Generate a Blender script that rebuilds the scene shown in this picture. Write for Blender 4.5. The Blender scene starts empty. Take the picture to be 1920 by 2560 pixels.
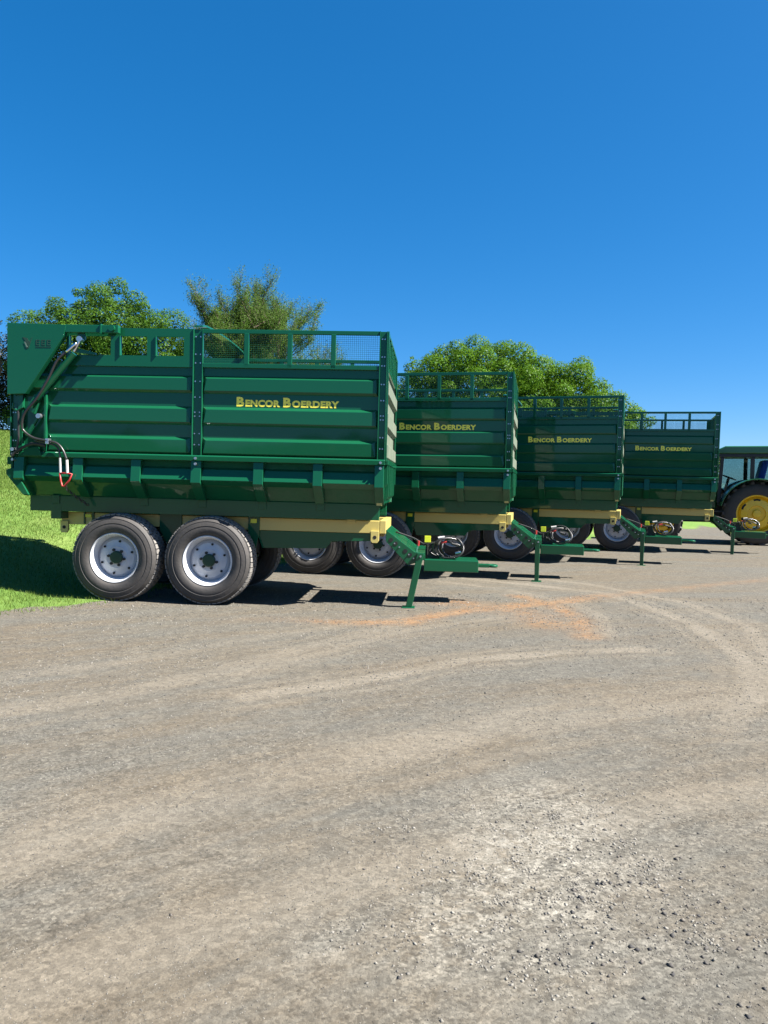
import bpy, bmesh, math, random
import numpy as np
from mathutils import Matrix, Vector

random.seed(7)
RNG = np.random.default_rng(11)
scene = bpy.context.scene
COL = scene.collection

# ------------------------------------------------------------------ camera
CAM_PITCH, CAM_ROLL, CAM_H = 0.0360, 0.0130, 1.63
cp, sp = math.cos(CAM_PITCH), math.sin(CAM_PITCH)
cr, sr = math.cos(CAM_ROLL), math.sin(CAM_ROLL)
_fwd = Vector((0, cp, -sp)); _up = Vector((0, sp, cp)); _rt = Vector((1, 0, 0))
_r2 = cr * _rt + sr * _up; _u2 = -sr * _rt + cr * _up
cam_data = bpy.data.cameras.new('camera')
cam_data.sensor_fit = 'VERTICAL'; cam_data.sensor_height = 36.0
cam_data.lens = 1850.0 / 2560.0 * 36.0
cam_data.clip_start = 0.05; cam_data.clip_end = 5000
cam = bpy.data.objects.new('camera', cam_data); COL.objects.link(cam)
cm = Matrix((_r2, _u2, -_fwd)).transposed().to_4x4(); cm.translation = (0, 0, CAM_H)
cam.matrix_world = cm
scene.camera = cam

# ------------------------------------------------------------------ light
SUN = Vector((0.86, -0.25, 1.0)).normalized()          # towards the sun
world = bpy.data.worlds.new('World'); scene.world = world; world.use_nodes = True
wn = world.node_tree.nodes; wl = world.node_tree.links
sky = wn.new('ShaderNodeTexSky'); sky.sky_type = 'NISHITA'; sky.sun_disc = False
sky.sun_elevation = math.asin(SUN.z); sky.sun_rotation = math.atan2(SUN.x, SUN.y)
sky.altitude = 0; sky.air_density = 0.7; sky.dust_density = 0.5; sky.ozone_density = 10.0
gam = wn.new('ShaderNodeGamma'); gam.inputs['Gamma'].default_value = 0.7        # evens the clear sky out, everywhere alike
hsv = wn.new('ShaderNodeHueSaturation'); hsv.inputs['Saturation'].default_value = 1.4
wl.new(sky.outputs[0], gam.inputs['Color']); wl.new(gam.outputs[0], hsv.inputs['Color'])
wl.new(hsv.outputs[0], wn['Background'].inputs['Color'])
wn['Background'].inputs['Strength'].default_value = 0.074
sd = bpy.data.lights.new('sun', 'SUN'); sd.energy = 5.0; sd.angle = math.radians(0.53); sd.color = (1.0, 0.95, 0.87)
so = bpy.data.objects.new('sun', sd); COL.objects.link(so)
so.rotation_euler = SUN.to_track_quat('Z', 'Y').to_euler(); so.location = (20, -10, 30)
vs = scene.view_settings; vs.view_transform = 'Standard'; vs.look = 'None'; vs.exposure = 2.0; vs.gamma = 1.0
vs.use_curve_mapping = False

# ------------------------------------------------------------------ materials
def mat(name, base, rough=0.5, metal=0.0, coat=0.0, coat_rough=0.05, var=0.0, vscale=6.0, var_col=None,
        bump=0.0, bscale=60.0, spec=0.5, trans=0.0):
    m = bpy.data.materials.new(name); m.use_nodes = True
    n = m.node_tree.nodes; l = m.node_tree.links; b = n['Principled BSDF']
    b.inputs['Base Color'].default_value = (*base, 1); b.inputs['Roughness'].default_value = rough
    b.inputs['Metallic'].default_value = metal; b.inputs['Coat Weight'].default_value = coat
    b.inputs['Coat Roughness'].default_value = coat_rough; b.inputs['Specular IOR Level'].default_value = spec
    b.inputs['Transmission Weight'].default_value = trans
    tc = n.new('ShaderNodeTexCoord')
    if var > 0:
        no = n.new('ShaderNodeTexNoise'); no.inputs['Scale'].default_value = vscale; no.inputs['Detail'].default_value = 6
        no.inputs['Roughness'].default_value = 0.65
        l.new(tc.outputs['Object'], no.inputs['Vector'])
        r = n.new('ShaderNodeMapRange'); r.inputs[1].default_value = 0.38; r.inputs[2].default_value = 0.72
        r.inputs[3].default_value = 0; r.inputs[4].default_value = var
        l.new(no.outputs[0], r.inputs[0])
        mx = n.new('ShaderNodeMix'); mx.data_type = 'RGBA'
        mx.inputs['A'].default_value = (*base, 1); mx.inputs['B'].default_value = (*(var_col or tuple(c * 0.5 for c in base)), 1)
        l.new(r.outputs[0], mx.inputs['Factor']); l.new(mx.outputs['Result'], b.inputs['Base Color'])
        r2 = n.new('ShaderNodeMapRange'); r2.inputs[3].default_value = rough; r2.inputs[4].default_value = min(1, rough + 0.25 * var)
        l.new(no.outputs[0], r2.inputs[0]); l.new(r2.outputs[0], b.inputs['Roughness'])
    if bump > 0:
        nb = n.new('ShaderNodeTexNoise'); nb.inputs['Scale'].default_value = bscale; nb.inputs['Detail'].default_value = 4
        l.new(tc.outputs['Object'], nb.inputs['Vector'])
        bp = n.new('ShaderNodeBump'); bp.inputs['Strength'].default_value = bump; bp.inputs['Distance'].default_value = 0.01
        l.new(nb.outputs[0], bp.inputs['Height']); l.new(bp.outputs[0], b.inputs['Normal'])
    return m

DUST = (0.22, 0.19, 0.15)
MT = dict(
    green=mat('green_paint', (0.0045, 0.074, 0.032), 0.36, coat=0.65, coat_rough=0.05, var=0.12, vscale=2.2, var_col=(0.009, 0.072, 0.036), bump=0.09, bscale=2.2, spec=0.10),
    front=mat('glare_green', (0.1170, 0.1485, 0.1035), 0.55, coat=0.3, coat_rough=0.2, var=0.6, vscale=2.5, var_col=(0.1980, 0.2025, 0.1620)),  # pale cream-green paints the bright sun glare into the front wall colour
    mesh=mat('green_wire', (0.008, 0.085, 0.042), 0.45),
    yellow=mat('yellow_paint', (0.4874, 0.4007, 0.1234), 0.38, coat=0.3, var=0.22, vscale=3.0, var_col=(0.4098, 0.3349, 0.1166)),
    letter=mat('letter_yellow', (0.95, 0.80, 0.09), 0.4),
    tyre=mat('tyre_rubber', (0.034, 0.032, 0.031), 0.62, var=0.75, vscale=5.0, var_col=(0.0600, 0.0528, 0.0480), bump=0.25, bscale=35),
    tread=mat('tyre_tread', (0.2033, 0.1908, 0.1752), 0.85, var=0.8, vscale=14.0, var_col=(0.0938, 0.0875, 0.0829), bump=0.6, bscale=45),
    rim=mat('rim_white', (0.5099, 0.5264, 0.5593), 0.32, coat=0.3, var=0.2, vscale=4, var_col=(0.3702, 0.3537, 0.3291)),
    disc=mat('rim_disc', (0.4442, 0.4664, 0.5107), 0.38, metal=0.15, var=0.25, vscale=6, var_col=(0.2220, 0.2220, 0.2220)),
    black=mat('black_rubber', (0.012, 0.012, 0.013), 0.45, var=0.3, vscale=9, var_col=(0.05, 0.045, 0.04)),
    hose=mat('hose_grey', (0.018, 0.017, 0.018), 0.38, coat=0.2),
    hole=mat('dark_void', (0.006, 0.006, 0.007), 0.8),
    chrome=mat('chrome', (0.72, 0.73, 0.76), 0.14, metal=1.0),
    zinc=mat('zinc_bolt', (0.50, 0.54, 0.58), 0.32, metal=0.9),
    white=mat('white_fitting', (0.42, 0.41, 0.40), 0.45, var=0.3, vscale=20, var_col=(0.5, 0.48, 0.45)),
    red=mat('red_plastic', (0.30, 0.022, 0.02), 0.45, coat=0.1),
    reflector=mat('reflector', (0.62, 0.66, 0.03), 0.25, coat=0.6),
    emblem_dark=mat('emblem_dark', (0.012, 0.040, 0.025), 0.5),
    emblem_grey=mat('emblem_grey', (0.10, 0.14, 0.12), 0.5),
    hubgreen=mat('hub_green', (0.004, 0.035, 0.014), 0.6),
    tgreen=mat('tractor_green', (0.0119, 0.0978, 0.0298), 0.3, coat=0.5, var=0.1, vscale=3, var_col=(0.0255, 0.1105, 0.0425)),
    tyellow=mat('tractor_yellow', (0.8262, 0.5049, 0.0115), 0.38, coat=0.3, var=0.3, vscale=5, var_col=(0.5164, 0.3443, 0.0574)),
    blue=mat('blue_seat', (0.03, 0.12, 0.75), 0.5),
    castiron=mat('cast_iron', (0.012, 0.014, 0.014), 0.6, var=0.4, vscale=8, var_col=(0.05, 0.045, 0.04)),
    bark=mat('bark', (0.115, 0.085, 0.062), 0.9, var=0.7, vscale=5, var_col=(0.05, 0.038, 0.03), bump=0.8, bscale=12),
)
def glass_mat():
    m = bpy.data.materials.new('cab_glass'); m.use_nodes = True
    n = m.node_tree.nodes; l = m.node_tree.links; out = n['Material Output']
    n.remove(n['Principled BSDF'])
    t = n.new('ShaderNodeBsdfTransparent'); t.inputs[0].default_value = (0.66, 0.76, 0.76, 1)
    g = n.new('ShaderNodeBsdfGlossy'); g.inputs['Roughness'].default_value = 0.02
    f = n.new('ShaderNodeFresnel'); f.inputs[0].default_value = 1.5
    mx = n.new('ShaderNodeMixShader')
    l.new(f.outputs[0], mx.inputs[0]); l.new(t.outputs[0], mx.inputs[1]); l.new(g.outputs[0], mx.inputs[2])
    l.new(mx.outputs[0], out.inputs[0]); return m
MT['glass'] = glass_mat()

def leaf_mat(name, c1, c2, c3, transl=0.35, rough=0.45):
    m = bpy.data.materials.new(name); m.use_nodes = True
    n = m.node_tree.nodes; l = m.node_tree.links; b = n['Principled BSDF']; out = n['Material Output']
    geo = n.new('ShaderNodeNewGeometry'); cr_ = n.new('ShaderNodeValToRGB')
    cr_.color_ramp.elements[0].color = (*c1, 1); cr_.color_ramp.elements[1].color = (*c3, 1)
    e = cr_.color_ramp.elements.new(0.55); e.color = (*c2, 1)
    l.new(geo.outputs['Random Per Island'], cr_.inputs[0])
    l.new(cr_.outputs[0], b.inputs['Base Color']); b.inputs['Roughness'].default_value = rough
    b.inputs['Specular IOR Level'].default_value = 0.12
    tr = n.new('ShaderNodeBsdfTranslucent')
    hs = n.new('ShaderNodeHueSaturation'); hs.inputs['Value'].default_value = 1.25; hs.inputs['Hue'].default_value = 0.485
    l.new(cr_.outputs[0], hs.inputs['Color']); l.new(hs.outputs[0], tr.inputs[0])
    mx = n.new('ShaderNodeMixShader'); mx.inputs[0].default_value = transl
    l.new(b.outputs[0], mx.inputs[1]); l.new(tr.outputs[0], mx.inputs[2]); l.new(mx.outputs[0], out.inputs[0])
    return m

# ------------------------------------------------------------------ mesh helpers
class M:
    def __init__(s): s.v = []; s.f = []
    def add(s, vs, fs):
        o = len(s.v); s.v += [tuple(p) for p in vs]; s.f += [tuple(i + o for i in f) for f in fs]; return s
    def box(s, x0, x1, y0, y1, z0, z1):
        v = [(x, y, z) for x in (x0, x1) for y in (y0, y1) for z in (z0, z1)]
        return s.add(v, [(0, 1, 3, 2), (4, 6, 7, 5), (0, 4, 5, 1), (2, 3, 7, 6), (0, 2, 6, 4), (1, 5, 7, 3)])
    def prism(s, poly, axis, a, b):
        n = len(poly)
        def P(u, w, t): return (t, u, w) if axis == 'x' else ((u, t, w) if axis == 'y' else (u, w, t))
        v = [P(u, w, a) for u, w in poly] + [P(u, w, b) for u, w in poly]
        f = [tuple(range(n))[::-1], tuple(range(n, 2 * n))] + [(i, (i + 1) % n, n + (i + 1) % n, n + i) for i in range(n)]
        return s.add(v, f)
    def tube(s, pts, r, n=8, caps=True):
        pts = [Vector(p) for p in pts]; rings = []; nrm = None
        for i, p in enumerate(pts):
            t = (pts[min(i + 1, len(pts) - 1)] - pts[max(i - 1, 0)]).normalized()
            if nrm is None: nrm = t.orthogonal().normalized()
            nrm = (nrm - nrm.dot(t) * t)
            nrm = nrm.normalized() if nrm.length > 1e-6 else t.orthogonal().normalized()
            bn = t.cross(nrm); rr = r[i] if isinstance(r, (list, tuple)) else r
            rings.append([p + rr * (math.cos(2 * math.pi * k / n) * nrm + math.sin(2 * math.pi * k / n) * bn) for k in range(n)])
        v = [q for rg in rings for q in rg]; f = []
        for i in range(len(rings) - 1):
            for k in range(n):
                f.append((i * n + k, i * n + (k + 1) % n, (i + 1) * n + (k + 1) % n, (i + 1) * n + k))
        if caps: f += [tuple(range(n))[::-1], tuple(range((len(rings) - 1) * n, len(rings) * n))]
        return s.add(v, f)
    def lathe(s, prof, n=48, c=(0, 0, 0), closed=False, wob=None):
        # profile of (radius, y) turned about the y axis through c
        v = []; f = []; m = len(prof)
        for k in range(n):
            a = 2 * math.pi * k / n
            for j, (r, y) in enumerate(prof):
                rr = r if wob is None else r + wob(j, k)
                v.append((c[0] + rr * math.cos(a), c[1] + y, c[2] + rr * math.sin(a)))
        for k in range(n):
            for j in range(m if closed else m - 1):
                f.append((k * m + j, k * m + (j + 1) % m, ((k + 1) % n) * m + (j + 1) % m, ((k + 1) % n) * m + j))
        return s.add(v, f)
    def mir(s, W):
        o = M(); o.v = [(x, W - y, z) for x, y, z in s.v]; o.f = [f[::-1] for f in s.f]; return o
    def build(s, name, material, parent=None, bevel=0.0, smooth=False, solid=0.0, loc=None):
        me = bpy.data.meshes.new(name); me.from_pydata(s.v, [], s.f)
        bm = bmesh.new(); bm.from_mesh(me)
        if not solid: bmesh.ops.recalc_face_normals(bm, faces=bm.faces)
        bm.to_mesh(me); bm.free()
        if smooth: me.polygons.foreach_set('use_smooth', [True] * len(me.polygons))
        me.materials.append(MT[material] if isinstance(material, str) else material)
        o = bpy.data.objects.new(name, me); COL.objects.link(o)
        if parent is not None: o.parent = parent
        if loc is not None: o.location = loc
        if solid:
            sm = o.modifiers.new('solid', 'SOLIDIFY'); sm.thickness = solid; sm.offset = 0
        if bevel:
            bv = o.modifiers.new('bevel', 'BEVEL'); bv.width = bevel; bv.segments = 2; bv.limit_method = 'ANGLE'; bv.angle_limit = math.radians(35)
        return o

def empty(name, parent=None, loc=(0, 0, 0)):
    o = bpy.data.objects.new(name, None); COL.objects.link(o); o.location = loc; o.empty_display_size = 0.2
    if parent is not None: o.parent = parent
    return o
def tag(o, label=None, cat=None, group=None, kind=None):
    if label: o['label'] = label
    if cat: o['category'] = cat
    if group: o['group'] = group
    if kind: o['kind'] = kind
    return o
def dup(o, parent=None):
    c = o.copy(); COL.objects.link(c); c.parent = parent
    for ch in o.children: dup(ch, c)
    return c
def smooth_by_angle(o, deg=35):
    me = o.data; me.polygons.foreach_set('use_smooth', [True] * len(me.polygons))
    bm = bmesh.new(); bm.from_mesh(me)
    for e in bm.edges:
        if len(e.link_faces) == 2 and e.calc_face_angle(0) > math.radians(deg): e.smooth = False
    bm.to_mesh(me); bm.free()
def curve_pts(pts, n=6):
    # Catmull-Rom through the points
    P = [Vector(p) for p in pts]; P = [2 * P[0] - P[1]] + P + [2 * P[-1] - P[-2]]; out = []
    for i in range(1, len(P) - 2):
        for k in range(n):
            t = k / n; a, b, c, d = P[i - 1], P[i], P[i + 1], P[i + 2]
            out.append(0.5 * ((2 * b) + (c - a) * t + (2 * a - 5 * b + 4 * c - d) * t * t + (3 * b - a - 3 * c + d) * t ** 3))
    out.append(P[-2]); return out
def mesh_np(name, verts, nper, material, parent=None, smooth=False, faces=None):
    # verts: (N*nper,3), each consecutive nper vertices one polygon; or faces (F,k)
    me = bpy.data.meshes.new(name); verts = np.asarray(verts, dtype=np.float32)
    if faces is None: faces = np.arange(len(verts), dtype=np.int32).reshape(-1, nper)
    faces = np.asarray(faces, dtype=np.int32); k = faces.shape[1]
    me.vertices.add(len(verts)); me.vertices.foreach_set('co', verts.ravel())
    me.loops.add(faces.size); me.loops.foreach_set('vertex_index', faces.ravel())
    me.polygons.add(len(faces)); me.polygons.foreach_set('loop_start', np.arange(0, faces.size, k, dtype=np.int32))
    me.polygons.foreach_set('loop_total', np.full(len(faces), k, dtype=np.int32))
    if smooth: me.polygons.foreach_set('use_smooth', np.ones(len(faces), dtype=bool))
    me.update(calc_edges=True)
    if material is not None: me.materials.append(MT[material] if isinstance(material, str) else material)
    o = bpy.data.objects.new(name, me); COL.objects.link(o)
    if parent is not None: o.parent = parent
    return o

# ------------------------------------------------------------------ ground shape
def softplus(t, k=1.0): return np.logaddexp(0, np.asarray(t, float) * k) / k
def g(x, y):
    x = np.asarray(x, float); y = np.asarray(y, float)
    z = 0.026 + 0.0133 * np.minimum(softplus(-x, 4.0), 12) + 0.0045 * np.minimum(softplus(y - 15, 1.5), 25)
    # grassy bank rising to the left and behind the row
    s = (x + 4.7) * -0.5 + (y - 9) * 0.86
    P = [(-4.3, -60), (-4.3, 11), (-3.4, 15.5), (-0.3, 18.7), (3.5, 22.3), (14, 31), (80, 75)]
    q = np.interp(y, [p[1] for p in P], [p[0] for p in P]) - x
    q = q * np.interp(y, [10, 12, 16, 24], [1.0, 0.98, 0.75, 0.66])
    t = np.clip(q / 1.8, 0, 1); t = t * t * (3 - 2 * t)
    t = t * np.interp(x, [3, 13], [1.0, 0.30])
    return z + 0.143 * (softplus(s, 2.0) - softplus(s - 26, 0.5)) * t
BND_Y = [-60, 2, 6, 8.81, 9.22, 9.86, 13, 18, 22.8, 29, 60, 400]
BND_X = [-60, -11, -6.9, -4.40, -3.98, -3.45, -3.0, 0, 6.5, 12, 46, 400]
def vnoise(x, y, sc, seed=0):
    # smooth value noise
    r = np.random.default_rng(seed); T = r.random((64, 64))
    u = np.asarray(x) * sc + 1000; v = np.asarray(y) * sc + 1000
    i = np.floor(u).astype(int); j = np.floor(v).astype(int); a = u - i; b = v - j
    a = a * a * (3 - 2 * a); b = b * b * (3 - 2 * b)
    q = lambda I, J: T[I % 64, J % 64]
    return (q(i, j) * (1 - a) + q(i + 1, j) * a) * (1 - b) + (q(i, j + 1) * (1 - a) + q(i + 1, j + 1) * a) * b
def grass_dist(x, y):
    return np.interp(y, BND_Y, BND_X) - x + 0.5 * (vnoise(x, y, 1.3, 1) - 0.5) + 0.35 * (vnoise(x, y, 4.5, 2) - 0.5)
def seg_dist(x, y, pts):
    d = np.full(np.shape(x), 1e9)
    for (ax, ay), (bx, by) in zip(pts[:-1], pts[1:]):
        dx, dy = bx - ax, by - ay; t = np.clip(((x - ax) * dx + (y - ay) * dy) / (dx * dx + dy * dy), 0, 1)
        d = np.minimum(d, np.hypot(x - ax - t * dx, y - ay - t * dy))
    return d
def grow(a, b, step, ratio):
    out = []; t = a; d = 1 if b > a else -1
    while (b - t) * d > 0:
        step *= ratio; t += d * step; out.append(t)
    return out
xs = np.array(sorted(grow(-7, -500, 0.07, 1.13) + list(np.arange(-7, 6.5, 0.06)) + grow(6.5, 700, 0.07, 1.13)))
ys = np.array(sorted(grow(1.6, -300, 0.07, 1.15) + list(np.arange(1.6, 14, 0.05)) + grow(14, 900, 0.06, 1.09)))
X, Y = np.meshgrid(xs, ys, indexing='ij')
gd = grass_dist(X, Y)
grass_mask = np.clip(gd / 0.22 + 0.5, 0, 1)
near = np.exp(-((Y - 6) / 12) ** 2)
Zg = g(X, Y) + near * 0.018 * (vnoise(X, Y, 0.9, 5) - 0.5) + near * (1 - grass_mask) * 0.010 * (vnoise(X, Y, 3.4, 6) - 0.5) + 0.02 * grass_mask * near
# soil masks: red earth dragged along a track, pale wheel tracks, pale broken patch
wob = 0.10 * (vnoise(X, Y, 2.2, 8) - 0.5)
red_l = [(-1.9, 8.55), (-1.49, 8.64), (-0.92, 8.60), (-0.5, 8.58), (0.2, 8.63), (0.99, 9.44), (2.17, 10.18), (3.98, 11.42), (6.72, 13.15), (10, 15.2)]
rm = np.exp(-((seg_dist(X, Y, red_l) + wob) / 0.17) ** 2) * np.interp(X, [-2.2, -.9, -.1, 1.0, 2.2, 3.5, 7, 10], [0, .3, 1, .95, .9, .45, .3, .1])
rm = np.maximum(rm, 0.7 * np.exp(-(seg_dist(X, Y, [(2.0, 10.9), (2.34, 9.95), (2.42, 9.05), (2.2, 7.95)]) / 0.16) ** 2))
rm = np.maximum(rm, 0.5 * np.exp(-(seg_dist(X, Y, [(0.9, 10.2), (1.5, 9.8), (1.9, 9.2), (2.0, 8.6)]) / 0.35) ** 2))
rm = rm * (0.55 + 0.9 * vnoise(X, Y, 5.0, 9))
trk = np.zeros_like(X)
for pts, w, a in [
    ([(-2.59, 4.97), (-1.87, 5.48), (-1.07, 6.67), (0.02, 8.25)], 0.20, 0.55),
    ([(-1.2, 6.1), (-0.4, 7.2), (0.3, 8.2), (1.4, 9.0)], 0.12, 0.5),
    ([(-1.0, 5.45), (0.02, 6.16), (0.76, 6.77), (1.65, 7.12), (2.6, 7.35)], 0.15, 0.9),
    ([(1.2, 13.0), (2.4, 12.2), (3.41, 11.2), (3.72, 8.87), (3.40, 6.76), (2.97, 5.82), (2.3, 4.9)], 0.16, 0.85),
    ([(2.0, 13.6), (3.4, 12.3), (4.3, 10.4), (4.3, 8.6), (3.73, 7.1), (3.0, 5.6)], 0.14, 0.7),
    ([(1.0, 12.3), (1.9, 11.6), (2.6, 10.4), (2.75, 9.2), (2.45, 8.0)], 0.13, 0.6),
    ([(-1.9, 2.7), (-0.6, 3.9), (0.6, 4.75), (2.0, 5.35), (3.6, 5.9)], 0.24, 0.6),
    ([(-1.6, 3.3), (-0.3, 4.4), (1.0, 5.2), (2.6, 5.9)], 0.12, 0.5),
    ([(-1.2, 2.2), (0.1, 3.1), (1.5, 3.75), (3.0, 4.2)], 0.22, 0.6),
    ([(-3.3, 5.5), (-2.2, 6.5), (-1.1, 7.8), (0.3, 9.0)], 0.16, 0.4)]:
    d_ = np.abs(seg_dist(X, Y, pts) + 0.5 * wob)
    trk = np.maximum(trk, a * np.exp(-(d_ / (0.8 * w)) ** 4))
    trk = np.maximum(trk, 0.45 * a * np.exp(-((d_ - 1.7 * w) / 0.05) ** 2))
trk = trk * (0.6 + 0.8 * vnoise(X, Y, 2.6, 14))
pc = np.exp(-(((X - 0.78) / 0.42) ** 2 + ((Y - 3.25) / 0.62) ** 2)) + 0.6 * np.exp(-(((X - 0.25) / 0.5) ** 2 + ((Y - 2.5) / 0.35) ** 2))
pc = np.clip(pc * (0.35 + 1.1 * vnoise(X, Y, 4.0, 17)), 0, 1)
verts = np.stack([X, Y, Zg], -1).reshape(-1, 3)
nx, ny = X.shape
ii = np.arange(nx * ny).reshape(nx, ny)
quads = np.stack([ii[:-1, :-1], ii[1:, :-1], ii[1:, 1:], ii[:-1, 1:]], -1).reshape(-1, 4)

def ground_mat():
    m = bpy.data.materials.new('gravel_and_lawn'); m.use_nodes = True
    n = m.node_tree.nodes; l = m.node_tree.links; b = n['Principled BSDF']
    geo = n.new('ShaderNodeNewGeometry'); pos = geo.outputs['Position']
    at = n.new('ShaderNodeAttribute'); at.attribute_name = 'soil'
    sep = n.new('ShaderNodeSeparateColor'); l.new(at.outputs['Color'], sep.inputs[0])
    at2 = n.new('ShaderNodeAttribute'); at2.attribute_name = 'lawn'
    def noise(scale, det=5, rough=0.6, vec=None):
        t = n.new('ShaderNodeTexNoise'); t.inputs['Scale'].default_value = scale; t.inputs['Detail'].default_value = det
        t.inputs['Roughness'].default_value = rough; l.new(vec or pos, t.inputs['Vector']); return t.outputs[0]
    def rng(v, a, b_, c=0.0, d=1.0):
        r = n.new('ShaderNodeMapRange'); r.inputs[1].default_value = a; r.inputs[2].default_value = b_
        r.inputs[3].default_value = c; r.inputs[4].default_value = d; l.new(v, r.inputs[0]); return r.outputs[0]
    def mix(fac, a, b_, mode='MIX'):
        x = n.new('ShaderNodeMix'); x.data_type = 'RGBA'; x.blend_type = mode
        for s, v in (('Factor', fac), ('A', a), ('B', b_)):
            if isinstance(v, (tuple, list)): x.inputs[s].default_value = (*v, 1)
            elif isinstance(v, (int, float)): x.inputs[s].default_value = v
            else: l.new(v, x.inputs[s])
        return x.outputs['Result']
    def math_(op, a, b_=None):
        x = n.new('ShaderNodeMath'); x.operation = op
        for i, v in enumerate((a, b_)):
            if v is None: continue
            if isinstance(v, (int, float)): x.inputs[i].default_value = v
            else: l.new(v, x.inputs[i])
        return x.outputs[0]
    # polar coordinates about the centre of the turning circle -> long curved streaks
    sx = n.new('ShaderNodeSeparateXYZ'); l.new(pos, sx.inputs[0])
    dx = math_('SUBTRACT', sx.outputs[0], 6.0); dy = math_('SUBTRACT', sx.outputs[1], -6.0)
    rad = math_('SQRT', math_('ADD', math_('MULTIPLY', dx, dx), math_('MULTIPLY', dy, dy)))
    ang = math_('ARCTAN2', dy, dx)
    cb = n.new('ShaderNodeCombineXYZ'); l.new(math_('MULTIPLY', rad, 1.0), cb.inputs[0]); l.new(math_('MULTIPLY', ang, 3.0), cb.inputs[1])
    streak = noise(1.7, 7, 0.62, cb.outputs[0]); streak2 = noise(11.0, 6, 0.65, cb.outputs[0]); streak3 = noise(26.0, 4, 0.7, cb.outputs[0])
    patch = noise(0.55, 4, 0.6); mid = noise(7.0, 6, 0.7); fine = noise(70.0, 4, 0.75); grit = noise(230.0, 3, 0.8)
    grey = mix(rng(mid, 0.3, 0.72), (0.0722, 0.0689, 0.0585), (0.0982, 0.0918, 0.0769))
    tan = mix(rng(mid, 0.3, 0.72), (0.0800, 0.0667, 0.0489), (0.1033, 0.0867, 0.0629))
    f1 = math_('ADD', rng(streak, 0.41, 0.66), math_('MULTIPLY', rng(patch, 0.42, 0.68), 0.15))
    f1 = math_('ADD', f1, math_('MULTIPLY', sep.outputs[1], 0.65))
    f1 = math_('MINIMUM', math_('ADD', f1, math_('ADD', math_('MULTIPLY', math_('SUBTRACT', streak2, 0.5), 1.3), math_('MULTIPLY', math_('SUBTRACT', streak3, 0.5), 0.8))), 1.0)
    f1 = math_('MAXIMUM', f1, 0.0)
    c = mix(f1, grey, tan)
    c = mix(math_('MULTIPLY', math_('MINIMUM', sep.outputs[1], 1.0), 0.75), c, (0.1455, 0.1294, 0.1036))
    c = mix(math_('MULTIPLY', rng(noise(3.0, 6, 0.75, cb.outputs[0]), 0.58, 0.74), 0.45), c, (0.0507, 0.0430, 0.0345))
    c = mix(math_('MINIMUM', math_('MULTIPLY', sep.outputs[0], rng(noise(11.0, 6, 0.8), 0.34, 0.58, 0.30, 1.35)), 0.95), c, mix(rng(mid, 0.3, 0.7), (0.1500, 0.0811, 0.0379), (0.1676, 0.1096, 0.0626)))
    c = mix(math_('MULTIPLY', sep.outputs[2], math_('MULTIPLY', rng(noise(16.0, 5, 0.7), 0.40, 0.58), 1.1)), c, (0.1764, 0.1645, 0.1381))
    # grains: light and dark chips
    vor = n.new('ShaderNodeTexVoronoi'); vor.inputs['Scale'].default_value = 85.0; l.new(pos, vor.inputs['Vector'])
    vs_ = n.new('ShaderNodeSeparateColor'); l.new(vor.outputs['Color'], vs_.inputs[0])
    chip = rng(vs_.outputs[0], 0.0, 1.0, 0.58, 1.42)
    cc = n.new('ShaderNodeCombineColor')
    for i in range(3): l.new(chip, cc.inputs[i])
    loose = rng(math_('ADD', noise(0.9, 5, 0.65), math_('MULTIPLY', sep.outputs[2], 0.35)), 0.42, 0.66, 0.35, 1.0)
    loose = math_('MULTIPLY', loose, rng(sep.outputs[1], 0.15, 0.7, 1.0, 0.35))
    c = mix(loose, c, cc.outputs[0], 'MULTIPLY')
    gr = n.new('ShaderNodeCombineColor'); gv = rng(fine, 0.28, 0.72, 0.66, 1.34)
    for i in range(3): l.new(gv, gr.inputs[i])
    c = mix(0.9, c, gr.outputs[0], 'MULTIPLY')
    vor2 = n.new('ShaderNodeTexVoronoi'); vor2.inputs['Scale'].default_value = 34.0; l.new(pos, vor2.inputs['Vector'])
    vs2 = n.new('ShaderNodeSeparateColor'); l.new(vor2.outputs['Color'], vs2.inputs[0])
    c2 = rng(vs2.outputs[0], 0.0, 1.0, 0.78, 1.22); cc2 = n.new('ShaderNodeCombineColor')
    for i in range(3): l.new(c2, cc2.inputs[i])
    c = mix(0.8, c, cc2.outputs[0], 'MULTIPLY')
    # lawn
    lw = mix(rng(noise(2.2, 6, 0.7), 0.3, 0.7), (0.0678, 0.1363, 0.0199), (0.1089, 0.1743, 0.0341))
    lw = mix(math_('MULTIPLY', rng(noise(28.0, 5, 0.75), 0.45, 0.75), 0.6), lw, (0.0353, 0.0824, 0.0162))
    lw = mix(math_('MULTIPLY', rng(noise(0.5, 5, 0.6), 0.52, 0.75), 0.5), lw, (0.1766, 0.1776, 0.0630))
    edge = math_('ADD', at2.outputs['Fac'], math_('MULTIPLY', math_('SUBTRACT', noise(14.0, 5, 0.75), 0.5), 0.9))
    lm = rng(edge, 0.35, 0.65)
    l.new(mix(lm, c, lw), b.inputs['Base Color'])
    b.inputs['Roughness'].default_value = 0.92; b.inputs['Specular IOR Level'].default_value = 0.25
    h = math_('ADD', math_('MULTIPLY', fine, 0.5), math_('MULTIPLY', grit, 0.45))
    h = math_('ADD', h, math_('MULTIPLY', vor.outputs['Distance'], -0.25))
    h = math_('ADD', h, math_('MULTIPLY', mid, 0.35))
    bp = n.new('ShaderNodeBump'); bp.inputs['Strength'].default_value = 0.6; bp.inputs['Distance'].default_value = 0.010
    l.new(h, bp.inputs['Height']); l.new(bp.outputs[0], b.inputs['Normal'])
    return m
ground = mesh_np('ground', verts, 4, ground_mat(), smooth=True, faces=quads)
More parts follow.
